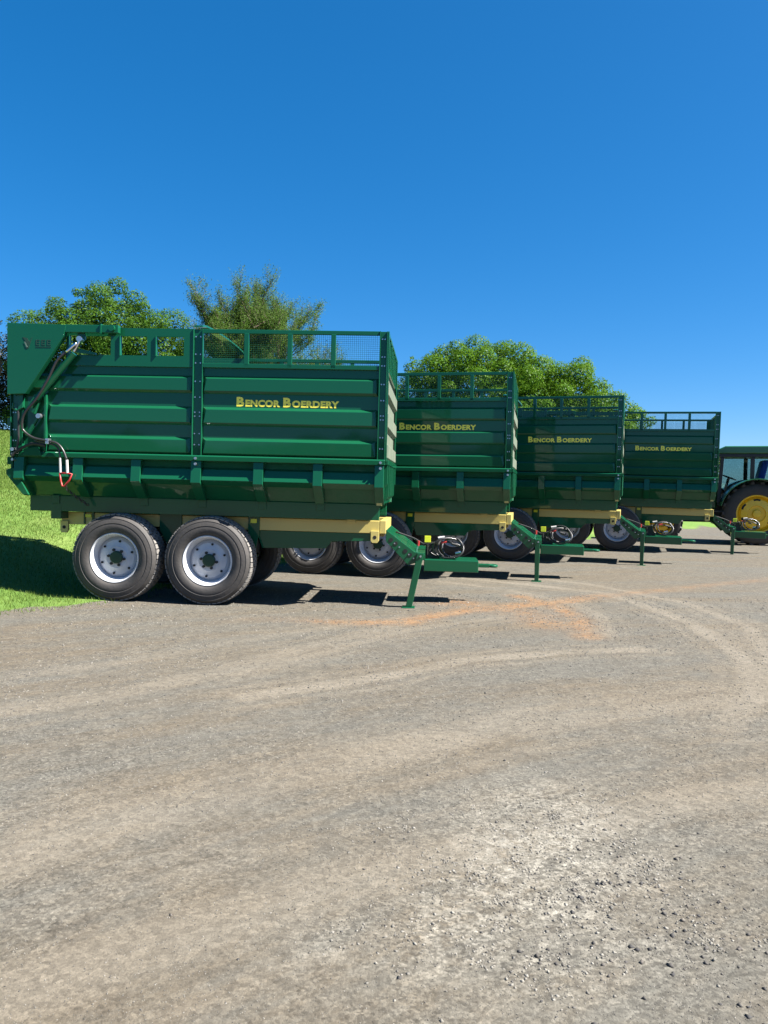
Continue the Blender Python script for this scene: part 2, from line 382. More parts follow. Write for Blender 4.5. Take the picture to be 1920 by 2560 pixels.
ca = ground.data.color_attributes.new('soil', 'FLOAT_COLOR', 'POINT')
ca.data.foreach_set('color', np.stack([rm, trk, pc, np.ones_like(rm)], -1).astype(np.float32).ravel())
la = ground.data.attributes.new('lawn', 'FLOAT', 'POINT'); la.data.foreach_set('value', grass_mask.astype(np.float32).ravel())
tag(ground, 'grey gravel yard with tyre tracks and bright green lawn at its edge', 'ground', kind='structure')

# distant hills beyond the yard
hx = np.linspace(-700, 1100, 90); hy = np.linspace(520, 900, 14); HX, HY = np.meshgrid(hx, hy, indexing='ij')
HZ = -6 + (9 + 7 * (vnoise(HX, HY, 0.006, 21)) + 3 * vnoise(HX, HY, 0.02, 22)) * np.sin(np.clip((HY - 520) / 380, 0, 1) * math.pi) ** 0.6
hi = np.arange(90 * 14).reshape(90, 14)
hq = np.stack([hi[:-1, :-1], hi[1:, :-1], hi[1:, 1:], hi[:-1, 1:]], -1).reshape(-1, 4)
MT['hill'] = mat('hazy_veld', (0.13, 0.18, 0.17), 0.9, var=0.6, vscale=0.02, var_col=(0.10, 0.14, 0.14))  # distance haze is put into the pale blue-green base colour
hills = mesh_np('hills', np.stack([HX, HY, HZ], -1).reshape(-1, 3), 4, 'hill', smooth=True, faces=hq)
tag(hills, 'low distant hills on the horizon', 'hills', kind='structure')

# ------------------------------------------------------------------ trailer
W = 2.2
def both(m, name, material, root, **kw):
    a = m.build(name, material, root, **kw); b = m.mir(W).build(name, material, root, **kw); return a, b
RIDGES = [(2.935, 2.898, 2.742, 2.706), (2.545, 2.508, 2.340, 2.303), (2.155, 2.116, 1.955, 1.930)]
YF = 0.045        # flat sheet
YR = 0.009        # ridge face
def ridge(x0, x1, zs, chl=0.05, chr_=0.07):
    a, b, c, d = zs; m = M()
    v = [(x0, YF, a), (x1, YF, a), (x1, YF, d), (x0, YF, d),
         (x0 + chl, YR, b), (x1 - chr_, YR, b), (x1 - chr_ * 0.35, YR, c), (x0 + chl * 0.35, YR, c)]
    return m.add(v, [(0, 1, 5, 4), (1, 2, 6, 5), (2, 3, 7, 6), (3, 0, 4, 7), (4, 5, 6, 7), (3, 2, 1, 0)])
RIBS = [(-4.80, -4.67), (-4.02, -3.89), (-3.255, -3.13), (-2.475, -2.345), (-1.672, -1.545), (-0.912, -0.792), (-0.135, -0.02)]

def letters(root):
    # small-capitals lettering on the flat sheet between two ridges
    allv, allf = [], []
    def glyphs(txt, x0, x1, z0, h):
        cu = bpy.data.curves.new('lettering', 'FONT'); cu.body = txt; cu.size = 1.0; cu.offset = 0.050; cu.extrude = 0.0; cu.resolution_u = 3
        cu.space_character = 1.06
        ob = bpy.data.objects.new('lettering', cu); COL.objects.link(ob)
        dg = bpy.context.evaluated_depsgraph_get(); me = ob.evaluated_get(dg).to_mesh()
        co = np.array([v.co[:] for v in me.vertices]); fs = [tuple(p.vertices) for p in me.polygons]
        mn = co.min(0); mx = co.max(0)
        o = len(allv)
        for c in co:
            allv.append((x0 + (c[0] - mn[0]) / (mx[0] - mn[0]) * (x1 - x0), YF - 0.003, z0 + (c[1] - mn[1]) / (mx[1] - mn[1]) * h))
        allf.extend([tuple(i + o for i in f) for f in fs])
        ob.to_mesh_clear(); bpy.data.objects.remove(ob); bpy.data.curves.remove(cu)
    z0 = 2.556
    glyphs('B', -1.913, -1.815, z0, 0.120); glyphs('ENCOR', -1.800, -1.355, z0, 0.088)
    glyphs('B', -1.315, -1.217, z0, 0.120); glyphs('OERDERY', -1.203, -0.604, z0, 0.088)
    m = M(); m.v = allv; m.f = allf
    o = m.build('lettering', 'letter', root); o['label'] = 'yellow small-capital lettering reading BENCOR BOERDERY'
    return o

def make_wheel(root, x, near_side):
    w = empty('wheel', root, (x, 0.06 if near_side else W - 0.06, 0.575))
    if not near_side: w.rotation_euler = (0, 0, math.pi)
    R, T = 0.575, 0.42
    side = [(0.318, 0.055), (0.335, 0.022), (0.375, 0.004), (0.43, 0.0), (0.445, 0.006), (0.452, 0.0), (0.475, 0.004), (0.505, 0.014), (0.512, 0.011), (0.535, 0.030)]
    prof = side + [(0.556, 0.062)] + [(0.556, T - 0.062)] + [(r, T - y) for r, y in side[::-1]]
    t = M().lathe(prof, 72).build('tyre', 'tyre', w); smooth_by_angle(t, 40)
    tr = M(); n = 52      # tread blocks in four staggered rows
    for row in range(4):
        y0 = 0.050 + row * 0.082; y1 = y0 + 0.072
        for k in range(n):
            a0 = 2 * math.pi * (k + 0.5 * (row % 2)) / n; a1 = a0 + 2 * math.pi / n * 0.80
            v = []
            for rr in (0.552, 0.577):
                for a in (a0, a1):
                    for yy in (y0, y1):
                        edge = 0.010 if (rr > 0.56 and ((row == 0 and yy == y0) or (row == 3 and yy == y1))) else 0.0
                        v.append(((rr - edge) * math.cos(a), yy, (rr - edge) * math.sin(a)))
            tr.add(v, [(4, 5, 7, 6), (0, 1, 5, 4), (2, 6, 7, 3), (0, 4, 6, 2), (1, 3, 7, 5)])
    tro = tr.build('tread', 'tread', w); tro['kind'] = 'stuff'
    rim = M().lathe([(0.322, 0.075), (0.328, 0.030), (0.318, 0.022), (0.306, 0.030), (0.300, 0.060), (0.286, 0.085), (0.268, 0.165), (0.262, 0.24)], 64).build('rim', 'rim', w, smooth=False)
    smooth_by_angle(rim, 50)
    d = M().lathe([(0.268, 0.165), (0.250, 0.150), (0.225, 0.128), (0.150, 0.118), (0.142, 0.112), (0.0, 0.112)], 64).build('rim_disc', 'disc', w); smooth_by_angle(d, 30)
    for k in range(6):
        a = math.radians(20 + 60 * k); c, s = math.cos(a), math.sin(a)
        h = M().tube([(0.212 * c, 0.112, 0.212 * s), (0.212 * c, 0.131, 0.212 * s)], 0.0155, 10).build('hand_hole', 'hole', w)
    hub = M().lathe([(0.0, 0.070), (0.070, 0.072), (0.082, 0.080), (0.084, 0.112)], 32).build('hub', 'hubgreen', w); smooth_by_angle(hub, 30)
    for k in range(6):
        a = math.radians(50 + 60 * k); c, s = math.cos(a), math.sin(a)
        M().tube([(0.104 * c, 0.084, 0.104 * s), (0.104 * c, 0.116, 0.104 * s)], 0.0185, 6).build('wheel_nut', 'castiron', w)
    return w

def make_trailer():
    root = empty('silage_trailer')
    P = lambda m, name, material='green', **kw: m.build(name, material, root, **kw)
    # --- body shell: sheet tub with sloped lower sides
    prof = [(YF, 3.085), (YF, 1.862), (0.088, 1.850), (0.088, 1.62), (0.31, 1.362)]
    prof = prof + [(W - y, z) for y, z in prof[::-1]]
    x0, x1 = -4.84, -0.035; m = M(); n = len(prof)
    m.v = [(x0, y, z) for y, z in prof] + [(x1, y, z) for y, z in prof]
    m.f = [(i, i + 1, n + i + 1, n + i) for i in range(n - 1)] + [tuple(range(n)), tuple(range(n, 2 * n))[::-1]]
    P(m, 'body_shell', solid=0.006)
    # --- side ridges
    for zs in RIDGES:
        both(ridge(-2.345, -0.112, zs), 'side_ridge', 'green', root, bevel=0.004)
        both(ridge(-4.62 if zs is RIDGES[0] else -4.37, -2.478, zs), 'side_ridge', 'green', root, bevel=0.004)
    both(M().box(-4.405, -4.375, -0.012, YF - 0.003, 1.93, 2.66), 'side_trim', 'green', root, bevel=0.004)
    # --- posts with flanges and bolts
    def post(xa, xb, z0, z1, fl, fr):
        m = M().box(xa + 0.012, xb - 0.012, 0.024, 0.044, z0, z1)
        m.box(xa, xa + 0.012, fl, 0.0445, z0, z1).box(xb - 0.012, xb, fr, 0.0445, z0, z1)
        return m
    def bolts(xa, xb, zz):
        m = M()
        for z in zz:
            for x in (xa + 0.034, xb - 0.034):
                m.tube([(x, 0.026, z), (x, 0.012, z)], 0.0095, 6)
        return m
    zz = [3.42, 3.20, 3.09, 2.86, 2.66, 2.47, 2.42, 2.20, 2.06]
    for xa, xb in ((-2.475, -2.345), (-0.112, -0.012), (-4.855, -4.755)):
        z1 = 3.515 if xa > -4 else 2.66
        a, b = both(post(xa, xb, 1.862, z1, -0.008, -0.002), 'post', 'green', root, bevel=0.003)
        bo = bolts(xa, xb, [z for z in zz if z < z1])
        o = bo.build('bolts', 'zinc', a); o['kind'] = 'stuff'
        o = bo.mir(W).build('bolts', 'zinc', b); o['kind'] = 'stuff'
        for zp in (1.885, 1.815):
            pin = M().tube([((xa + xb) / 2, 0.0, zp), ((xa + xb) / 2, -0.040, zp)], 0.017, 8)
            both(pin, 'pin', 'zinc', root)
    both(M().box(-0.010, 0.008, 0.000, 0.060, 1.90, 3.515), 'corner_edge', 'green', root, bevel=0.003)
    # --- gutter beam along the side
    both(M().prism([(-0.022, 1.912), (-0.010, 1.926), (0.040, 1.926), (0.040, 1.856), (-0.022, 1.856)], 'x', -4.34, -0.010), 'side_beam', 'green', root, bevel=0.004)
    both(M().prism([(0.0, 1.912), (0.010, 1.926), (0.040, 1.926), (0.040, 1.856), (0.0, 1.856)], 'x', -4.75, -4.345), 'side_beam', 'green', root, bevel=0.004)
    # --- lower ribs and ledge panels
    for i, (xa, xb) in enumerate(RIBS):
        m = M().prism([(0.006, 1.853), (-0.024, 1.575), (0.232, 1.350), (0.322, 1.358), (0.100, 1.600), (0.086, 1.620), (0.086, 1.853)], 'x', xa, xb)
        both(m, 'rib', 'green', root, bevel=0.004)
    for (a, b), (c, d) in zip(RIBS[:-1], RIBS[1:]):
        m = M().prism([(0.086, 1.775), (0.050, 1.748), (-0.002, 1.612), (0.086, 1.545)], 'x', b + 0.004, c - 0.004)
        both(m, 'ledge_panel', 'green', root, bevel=0.003)
    # rear corner bulge under the tailgate
    both(M().prism([(-4.845, 1.700), (-4.905, 1.680), (-4.905, 1.625), (-4.850, 1.560), (-4.68, 1.366), (-4.60, 1.366), (-4.80, 1.700)], 'y', -0.004, 0.030), 'corner_gusset', 'green', root, bevel=0.004)
    # --- top frame: open mesh section at the front, panel with cut-outs at the rear
    both(M().box(-2.344, -0.113, 0.004, 0.044, 3.465, 3.515), 'top_rail', 'green', root, bevel=0.004)
    both(M().box(-2.344, -0.113, 0.000, 0.044, 3.034, 3.088), 'mesh_rail', 'green', root, bevel=0.004)
    for x in (-1.79, -1.24, -0.69):
        both(M().box(x - 0.03, x + 0.03, 0.000, 0.042, 3.046, 3.470), 'mesh_post', 'green', root, bevel=0.004)
    wires = M()
    for x in np.arange(-2.33, -0.12, 0.026): wires.box(x, x + 0.0026, 0.030, 0.0326, 3.085, 3.468)
    for z in np.arange(3.10, 3.46, 0.026): wires.box(-2.34, -0.115, 0.027, 0.0296, z, z + 0.0026)
    for o in both(wires, 'wire_mesh', 'mesh', root): o['kind'] = 'stuff'
    m = M().box(-4.12, -2.478, 0.002, 0.042, 3.413, 3.515).box(-4.12, -2.478, 0.002, 0.042, 3.034, 3.172)
    for xa, xb in ((-4.12, -4.095), (-3.54, -3.425), (-3.068, -2.958), (-2.592, -2.478)): m.box(xa, xb, 0.002, 0.042, 3.172, 3.413)
    both(m, 'window_panel', 'green', root)
    for xa, xb in ((-4.095, -3.54), (-3.425, -3.068), (-2.958, -2.592)):
        both(M().box(xa, xa + 0.012, -0.012, 0.050, 3.165, 3.42), 'opening_edge', 'green', root)
    m = M()      # bow across the top at the middle posts
    pts = [(-2.41, y, 3.520 + 0.085 * math.sin(math.pi * (y / W)) ** 0.35) for y in np.linspace(0.01, W - 0.01, 23)]
    for a, b in zip(pts[:-1], pts[1:]):
        m.add([(a[0] - .055, a[1], a[2]), (a[0] + .055, a[1], a[2]), (b[0] + .055, b[1], b[2]), (b[0] - .055, b[1], b[2]),
               (a[0] - .055, a[1], a[2] + .022), (a[0] + .055, a[1], a[2] + .022), (b[0] + .055, b[1], b[2] + .022), (b[0] - .055, b[1], b[2] + .022)],
              [(0, 1, 2, 3), (4, 7, 6, 5), (0, 4, 5, 1), (1, 5, 6, 2), (2, 6, 7, 3), (3, 7, 4, 0)])
    P(m, 'roof_bow')
    # --- front wall
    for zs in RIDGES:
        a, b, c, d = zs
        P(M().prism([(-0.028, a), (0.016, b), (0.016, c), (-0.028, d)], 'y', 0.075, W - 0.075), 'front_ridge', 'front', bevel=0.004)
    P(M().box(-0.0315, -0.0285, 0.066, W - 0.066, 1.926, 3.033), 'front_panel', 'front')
    P(M().box(-0.030, 0.006, 0.065, W - 0.065, 3.465, 3.515), 'front_rail', bevel=0.004)
    P(M().box(-0.030, 0.006, 0.065, W - 0.065, 3.034, 3.088), 'front_rail', bevel=0.004)
    for y in (0.42, 0.76, 1.10, 1.44, 1.78):
        P(M().box(-0.028, 0.004, y - 0.025, y + 0.025, 3.088, 3.465), 'front_slat', bevel=0.004)
    wires = M()
    for y in np.arange(0.07, W - 0.07, 0.026): wires.box(-0.016, -0.0134, y, y + 0.0026, 3.085, 3.468)
    for z in np.arange(3.10, 3.46, 0.026): wires.box(-0.0110, -0.0084, 0.066, W - 0.066, z, z + 0.0026)
    o = P(wires, 'wire_mesh', 'mesh'); o['kind'] = 'stuff'
    P(M().box(-0.030, 0.030, 0.030, W - 0.030, 1.862, 1.924), 'front_beam', bevel=0.005)
    for y in (0.16, 0.50, 0.84, 1.10, 1.36, 1.70, 2.04):
        zb = 1.40 if 0.3 < y < W - 0.3 else 1.56
        P(M().prism([(-0.030, 1.860), (0.024, 1.860), (0.024, zb + 0.06), (-0.030, zb)], 'y', y - 0.030, y + 0.030), 'front_rib', bevel=0.004)
    # --- tailgate
    P(M().box(-4.875, -4.845, 0.05, W - 0.05, 1.66, 3.03), 'tailgate', bevel=0.004)
    for z in (1.80, 2.30, 2.80): P(M().box(-4.930, -4.877, 0.06, W - 0.06, z - 0.05, z + 0.05), 'tailgate_bar', bevel=0.005)
    plate = [(-4.841, 3.540), (-4.072, 3.524), (-4.102, 3.383), (-4.597, 2.651), (-4.834, 2.641)]
    pl = M().prism(plate, 'y', -0.110, -0.085)
    for a, b in zip(plate, plate[1:] + plate[:1]):
        d = Vector((b[0] - a[0], b[1] - a[1])).normalized(); nn = Vector((-d.y, d.x)) * 0.0
        pl.prism([(a[0], a[1]), (b[0], b[1]), (b[0] - d.y * -0.012, b[1] + d.x * -0.012), (a[0] - d.y * -0.012, a[1] + d.x * -0.012)], 'y', -0.0849, -0.030)
    near_plate, far_plate = both(pl, 'tailgate_arm_plate', 'green', root, bevel=0.003)
    both(M().box(-4.090, -3.40, -0.105, -0.030, 3.432, 3.528), 'tailgate_arm', 'green', root, bevel=0.005)
    both(M().tube([(-3.475, -0.145, 3.486), (-3.475, 0.0, 3.486)], 0.040, 14), 'hinge_boss', 'green', root)
    both(M().box(-3.63, -3.615, -0.118, -0.030, 3.420, 3.540), 'arm_stop', 'green', root)
    # emblem and faint letter marks on the near plate
    e = M().prism([(-4.634, 3.362), (-4.575, 3.350), (-4.545, 3.300), (-4.509, 3.366), (-4.530, 3.300), (-4.555, 3.225), (-4.585, 3.215), (-4.575, 3.270), (-4.605, 3.320)], 'y', -0.1135, -0.1105)
    o = e.build('emblem', 'emblem_dark', near_plate); o['label'] = 'dark antelope-like emblem'
    M().prism([(-4.615, 3.305), (-4.598, 3.300), (-4.566, 3.235), (-4.583, 3.232)], 'y', -0.1155, -0.1140).build('emblem', 'emblem_grey', near_plate)
    gl = M()
    for k in range(3):
        x = -4.462 + 0.073 * k
        gl.box(x, x + 0.010, -0.1130, -0.1105, 3.262, 3.330); gl.box(x + 0.012, x + 0.050, -0.1130, -0.1105, 3.320, 3.330)
        gl.box(x + 0.012, x + 0.046, -0.1130, -0.1105, 3.292, 3.301); gl.box(x + 0.012, x + 0.050, -0.1130, -0.1105, 3.262, 3.271)
    gl.box(-4.462, -4.262, -0.1130, -0.1105, 3.236, 3.243)
    gl.build('marking', 'emblem_dark', near_plate)
    letters(root)
    # --- tailgate hydraulics on both sides, hoses on the near side
    both(M().tube([(-3.985, -0.062, 3.172), (-4.472, -0.062, 2.596)], 0.040, 14), 'hydraulic_cylinder', 'green', root, smooth=False)
    both(M().tube([(-3.908, -0.062, 3.352), (-3.990, -0.062, 3.200)], 0.020, 10), 'piston_rod', 'chrome', root)
    both(M().tube([(-3.908, -0.100, 3.352), (-3.908, -0.020, 3.352)], 0.036, 12), 'cylinder_eye', 'zinc', root)
    both(M().box(-3.96, -3.86, -0.040, -0.002, 3.352, 3.440), 'cylinder_bracket', 'green', root, bevel=0.004)
    both(M().prism([(-3.99, 3.255), (-3.72, 3.190), (-3.72, 3.160), (-3.99, 3.190)], 'y', -0.050, -0.0), 'step_gusset', 'green', root, bevel=0.003)
    both(M().prism([(-4.44, 2.62), (-4.52, 2.66), (-4.63, 2.47), (-4.52, 2.40)], 'y', -0.030, 0.036), 'cylinder_bracket', 'green', root, bevel=0.004)
    both(M().tube([(-4.472, -0.062, 2.596), (-4.555, -0.062, 2.483)], 0.026, 10), 'cylinder_end', 'green', root)
    both(M().box(-4.745, -4.68, -0.02, 0.036, 1.94, 2.652), 'latch_post', 'green', root, bevel=0.004)
    both(M().tube([(-4.785, -0.050, 2.534), (-4.795, -0.050, 2.472), (-4.736, -0.050, 2.443), (-4.657, -0.050, 2.485)], 0.014, 8), 'latch_fork', 'green', root)
    both(M().tube([(-4.722, -0.050, 2.440), (-4.714, -0.050, 2.10), (-4.735, -0.050, 1.93)], 0.013, 8), 'latch_rod', 'black', root)
    both(M().prism([(-4.44, 2.39), (-4.475, 2.375), (-4.635, 2.135), (-4.60, 2.115)], 'y', -0.045, 0.0), 'latch_lever', 'green', root, bevel=0.003)
    both(M().tube([(-4.455, -0.060, 2.377), (-4.455, 0.0, 2.377)], 0.032, 12), 'lever_pivot', 'zinc', root)
    both(M().tube(curve_pts([(-4.811, -0.04, 1.857), (-4.748, -0.04, 1.92), (-4.589, -0.04, 2.006), (-4.494, -0.04, 2.020), (-4.36, -0.04, 2.000)], 4), 0.020, 8), 'tailgate_hook', 'castiron', root)
    both(M().tube([(-4.79, -0.07, 1.945), (-4.79, 0.0, 1.945)], 0.024, 10), 'hook_pin', 'zinc', root)
    both(M().prism([(-4.66, 1.955), (-4.47, 1.985), (-4.42, 1.870), (-4.66, 1.865)], 'y', -0.030, -0.002), 'hook_plate', 'green', root, bevel=0.003)
    hp = [(-3.944, 3.279), (-4.161, 3.085), (-4.29, 2.831), (-4.445, 2.575), (-4.601, 2.395), (-4.642, 2.241), (-4.61, 2.166), (-4.493, 2.092), (-4.319, 2.06), (-4.203, 2.032), (-4.123, 1.948), (-4.069, 1.822)]
    hy_ = [-0.09, -0.13, -0.13, -0.13, -0.12, -0.10, -0.09, -0.08, -0.07, -0.06, -0.06, -0.06]
    P(M().tube(curve_pts([(x, y, z) for (x, z), y in zip(hp, hy_)], 5), 0.016, 8), 'hydraulic_hose', 'hose', smooth=True)
    P(M().tube(curve_pts([(-3.944, -0.09, 3.30), (-3.99, -0.115, 3.245), (-4.06, -0.12, 3.18)], 4), 0.019, 8), 'hose_fitting', 'chrome', smooth=True)
    h2 = [(-4.50, 2.065), (-4.319, 2.03), (-4.229, 2.005), (-4.176, 1.945), (-4.159, 1.845)]
    P(M().tube(curve_pts([(x, -0.055, z) for x, z in h2], 5), 0.013, 8), 'hydraulic_hose', 'hose', smooth=True)
    P(M().tube([(-4.069, -0.06, 1.825), (-4.060, -0.06, 1.655)], 0.018, 10), 'coupler', 'white')
    P(M().tube([(-4.159, -0.055, 1.848), (-4.152, -0.055, 1.655)], 0.018, 10), 'coupler', 'white')
    P(M().box(-4.345, -4.30, -0.085, -0.015, 2.02, 2.09), 'hose_clamp', 'zinc', bevel=0.004)
    rp = [(-4.155, 1.652), (-4.06, 1.655), (-3.999, 1.645), (-4.03, 1.569), (-4.095, 1.485), (-4.125, 1.49), (-4.145, 1.56), (-4.155, 1.652)]
    P(M().tube([(x, -0.065, z) for x, z in rp], 0.0125, 8), 'coupler_strap', 'red', smooth=True)
    for k in range(11):      # hanging chain
        t = k / 10; x = -4.105 + 0.19 * t ** 1.2; z = 1.485 - 0.235 * t ** 0.85; y = -0.02 + 0.22 * t
        a = 0.016 * math.cos(math.pi / 2 * (k % 2)); b = 0.016 * math.sin(math.pi / 2 * (k % 2))
        P(M().tube([(x + a, y + b, z + .012), (x + a, y + b, z - .012), (x - a, y - b, z - .012), (x - a, y - b, z + .012), (x + a, y + b, z + .012)], 0.0075, 5), 'chain_link', 'black')
    # --- sub-frame
    both(M().box(-4.75, -0.085, 0.300, 0.400, 1.150, 1.358), 'sill_beam', 'green', root, bevel=0.006)
    for x in (-4.39, -3.19, -2.41, -1.61, -0.85):
        both(M().box(x - 0.05, x + 0.05, 0.285, 0.298, 1.255, 1.365), 'sill_lug', 'green', root, bevel=0.004)
    both(M().box(-4.46, -4.32, 0.296, 0.4995, 1.050, 1.255), 'hinge_plate', 'green', root, bevel=0.004)
    both(M().box(-0.115, -0.045, 0.200, 0.300, 1.345, 1.385), 'body_stop', 'yellow', root)
    for y in (0.5, 0.8, 1.1, 1.4, 1.7): P(M().box(-4.6, -0.12, y - 0.03, y + 0.03, 1.24, 1.356), 'floor_bearer')
    # --- yellow chassis
    both(M().box(-4.42, -0.092, 0.500, 0.585, 0.968, 1.134), 'chassis_beam', 'yellow', root, bevel=0.006)
    P(M().box(-0.088, -0.004, 0.500, W - 0.500, 0.968, 1.140), 'front_crossmember', 'yellow', bevel=0.006)
    P(M().box(-4.40, -4.30, 0.588, W - 0.588, 0.98, 1.12), 'rear_crossmember', 'yellow', bevel=0.006)
    def lug(x, z, w=0.055):
        return M().prism([(x - w, z + 0.085), (x - w, z - 0.045), (x - w * 0.6, z - 0.075), (x + w * 0.6, z - 0.075), (x + w, z - 0.045), (x + w, z + 0.085)], 'y', 0.462, 0.498)
    for x, z in ((-0.147, 0.918), (-4.362, 0.930)):
        a, b = both(lug(x, z), 'tow_lug', 'yellow', root, bevel=0.004)
        h = M().tube([(x, 0.464, z), (x, 0.460, z)], 0.024, 12); h.build('lug_hole', 'hole', a); h.mir(W).build('lug_hole', 'hole', b)
    both(M().prism([(-0.52, 1.10), (-0.52, 1.145), (-0.50, 1.168), (-0.43, 1.168), (-0.41, 1.145), (-0.41, 1.10)], 'y', 0.470, 0.4985), 'chassis_tab', 'yellow', root, bevel=0.003)
    for xa, xb in ((-1.842, -1.690), (-3.048, -2.746)):
        both(M().prism([(xa, 1.148), (xb, 1.148), (xb, 0.93), ((xa + xb) / 2 + 0.03, 0.72), ((xa + xb) / 2 - 0.03, 0.72), (xa, 0.93)], 'y', 0.478, 0.497), 'hanger_bracket', 'green', root, bevel=0.004)
    both(M().box(-4.100, -4.082, 0.480, 0.498, 0.98, 1.14).box(-3.985, -3.960, 0.480, 0.498, 0.98, 1.14), 'hanger_bracket', 'green', root)
    both(M().box(-1.809, -1.727, 0.466, 0.477, 1.060, 1.116), 'reflector', 'reflector', root, bevel=0.003)
    both(M().box(-4.078, -3.994, 0.480, 0.4975, 1.070, 1.112), 'reflector', 'reflector', root, bevel=0.003)
    both(M().prism([(-1.74, 0.965), (-1.66, 0.728), (-0.80, 0.748), (-0.719, 0.846), (-0.213, 0.862), (-0.15, 0.965)], 'y', 0.515, 0.565), 'chassis_web', 'green', root, bevel=0.005)
    for x in (-3.50, -2.27): P(M().tube([(x, 0.30, 0.575), (x, W - 0.30, 0.575)], 0.060, 12), 'axle', 'castiron')
    both(M().prism([(-3.55, 0.55), (-3.05, 0.86), (-2.72, 0.86), (-2.22, 0.55), (-2.22, 0.66), (-2.72, 0.965), (-3.05, 0.965), (-3.55, 0.66)], 'y', 0.600, 0.690), 'bogie_beam', 'castiron', root, bevel=0.006)
    for x in (-3.50, -2.27):
        make_wheel(root, x, True); make_wheel(root, x, False)
    # --- drawbar
    goose = [(-0.003, 1.020), (0.385, 0.735), (0.470, 0.735), (0.520, 0.700), (0.520, 0.640), (0.300, 0.560), (-0.003, 0.868)]
    both(M().prism(goose, 'y', 0.515, 0.535), 'gooseneck_plate', 'green', root, bevel=0.003)
    for t in (0.14, 0.30, 0.62, 0.78):
        cx, cz = -0.02 + 0.36 * t / 0.9 + 0.03, 0.930 - 0.295 * t
        both(M().tube([(cx, 0.5155, cz), (cx, 0.511, cz)], 0.028, 12), 'lightening_hole', 'hole', root)
        both(M().tube([(cx + 0.048, 0.5155, cz - 0.045), (cx + 0.048, 0.500, cz - 0.045)], 0.010, 6), 'bolt', 'zinc', root)
    m = M().prism([(0.0, 1.014), (0.385, 0.729), (0.385, 0.715), (0.0, 1.000)], 'y', 0.5355, W - 0.5355)
    P(m, 'gooseneck_cover'); P(M().box(0.3855, 0.520, 0.5355, W - 0.5355, 0.655, 0.729), 'gooseneck_nose', bevel=0.004)
    P(M().box(0.505, 1.245, 0.840, 1.36, 0.452, 0.612), 'tongue', bevel=0.008)
    P(M().box(1.2455, 1.41, 1.04, 1.16, 0.505, 0.550), 'hitch_bar', bevel=0.006)
    ring = [(1.455 + 0.055 * math.cos(a), 1.10 + 0.055 * math.sin(a), 0.5275) for a in np.linspace(0, 2 * math.pi, 17)]
    P(M().tube(ring, 0.022, 8, caps=False), 'hitch_eye', smooth=True)
    lg = M().prism([(0.418, 0.735), (0.508, 0.735), (0.368, 0.022), (0.284, 0.022)], 'y', 0.430, 0.511); P(lg, 'stand_leg', bevel=0.006)
    P(M().box(0.236, 0.405, 0.385, 0.555, 0.004, 0.021), 'stand_foot', bevel=0.004)
    P(M().tube([(0.463, 0.42, 0.69), (0.463, 0.54, 0.69)], 0.014, 8), 'stand_pin', 'zinc')
    # --- hose bundle with couplers lying on the tongue
    P(M().prism([(0.52, 0.613), (0.72, 0.613), (0.66, 0.840), (0.52, 0.840)], 'y', 1.03, 1.05), 'hose_bracket', 'castiron', bevel=0.003)
    P(M().box(0.505, 0.590, 0.985, 1.00, 0.835, 0.925), 'reflector', 'reflector', bevel=0.003)
    P(M().tube([(0.548, 0.992, 0.834), (0.548, 1.00, 0.615)], 0.009, 6), 'reflector_stalk', 'castiron')
    for k, (cx, cz, rx, rz, tw, mt) in enumerate([(0.83, 0.768, 0.21, 0.138, 0.05, 'hose'), (0.86, 0.775, 0.17, 0.145, -0.04, 'black'), (0.80, 0.738, 0.23, 0.108, 0.0, 'hose'), (0.90, 0.765, 0.15, 0.125, 0.09, 'hose')]):
        pts = [(cx + rx * math.cos(a), 0.93 + 0.05 * k + tw * math.sin(2 * a + k), cz + rz * math.sin(a)) for a in np.linspace(0, 2 * math.pi, 33)]
        P(M().tube(pts, 0.0135, 8, caps=False), 'hydraulic_hose', mt, smooth=True)
    for k, (xa, za, xb, zb, mt) in enumerate([(0.69, 0.905, 0.78, 0.92, 'white'), (0.73, 0.84, 0.81, 0.852, 'red'), (0.88, 0.83, 0.96, 0.81, 'black'), (0.93, 0.70, 1.01, 0.72, 'zinc')]):
        P(M().tube([(xa, 0.91 + 0.02 * k, za), (xb, 0.91 + 0.02 * k, zb)], 0.017, 10), 'coupler', mt)
    P(M().tube(curve_pts([(0.10, 1.10, 0.96), (0.35, 1.08, 0.88), (0.52, 1.02, 0.80), (0.66, 1.00, 0.84)], 5), 0.013, 8), 'hydraulic_hose', 'black', smooth=True)
    P(M().tube(curve_pts([(0.40, 0.86, 0.731), (0.42, 0.85, 0.80)], 2), 0.012, 8), 'jack_handle', 'zinc')
    P(M().tube([(0.42, 0.85, 0.795), (0.424, 0.85, 0.865)], 0.018, 8), 'handle_grip', 'red')
    return root

POSES = [(-0.0133, 9.25, 0.0235, 0.0649, 0.0133), (2.0896, 12.2556, 0.0174, 0.2042, 0.0071),
         (4.831, 15.1467, 0.0171, 0.3177, 0.0076), (8.0142, 17.9028, 0.0, 0.3212, 0.0180)]
LABELS = ['nearest dark green silage trailer with whole side, tailgate arm and both near wheels in view',
          'second dark green silage trailer in the row, just behind the nearest one',
          'third dark green silage trailer in the row, between second and last',
          'last dark green silage trailer in the row, standing beside the tractor']
def pose_matrix(x, y, z, yaw, pt):
    ax = Vector((math.cos(yaw) * math.cos(pt), -math.sin(yaw) * math.cos(pt), -math.sin(pt)))
    ay = Vector((math.sin(yaw), math.cos(yaw), 0)); az = ax.cross(ay)
    mw = Matrix((ax, ay, az)).transposed().to_4x4(); mw.translation = (x, y, z); return mw
_l = M().prism([(0.405, 0.735), (0.495, 0.735), (0.485, 0.022), (0.415, 0.022)], 'y', 0.430, 0.511).build('stand_leg', 'green')
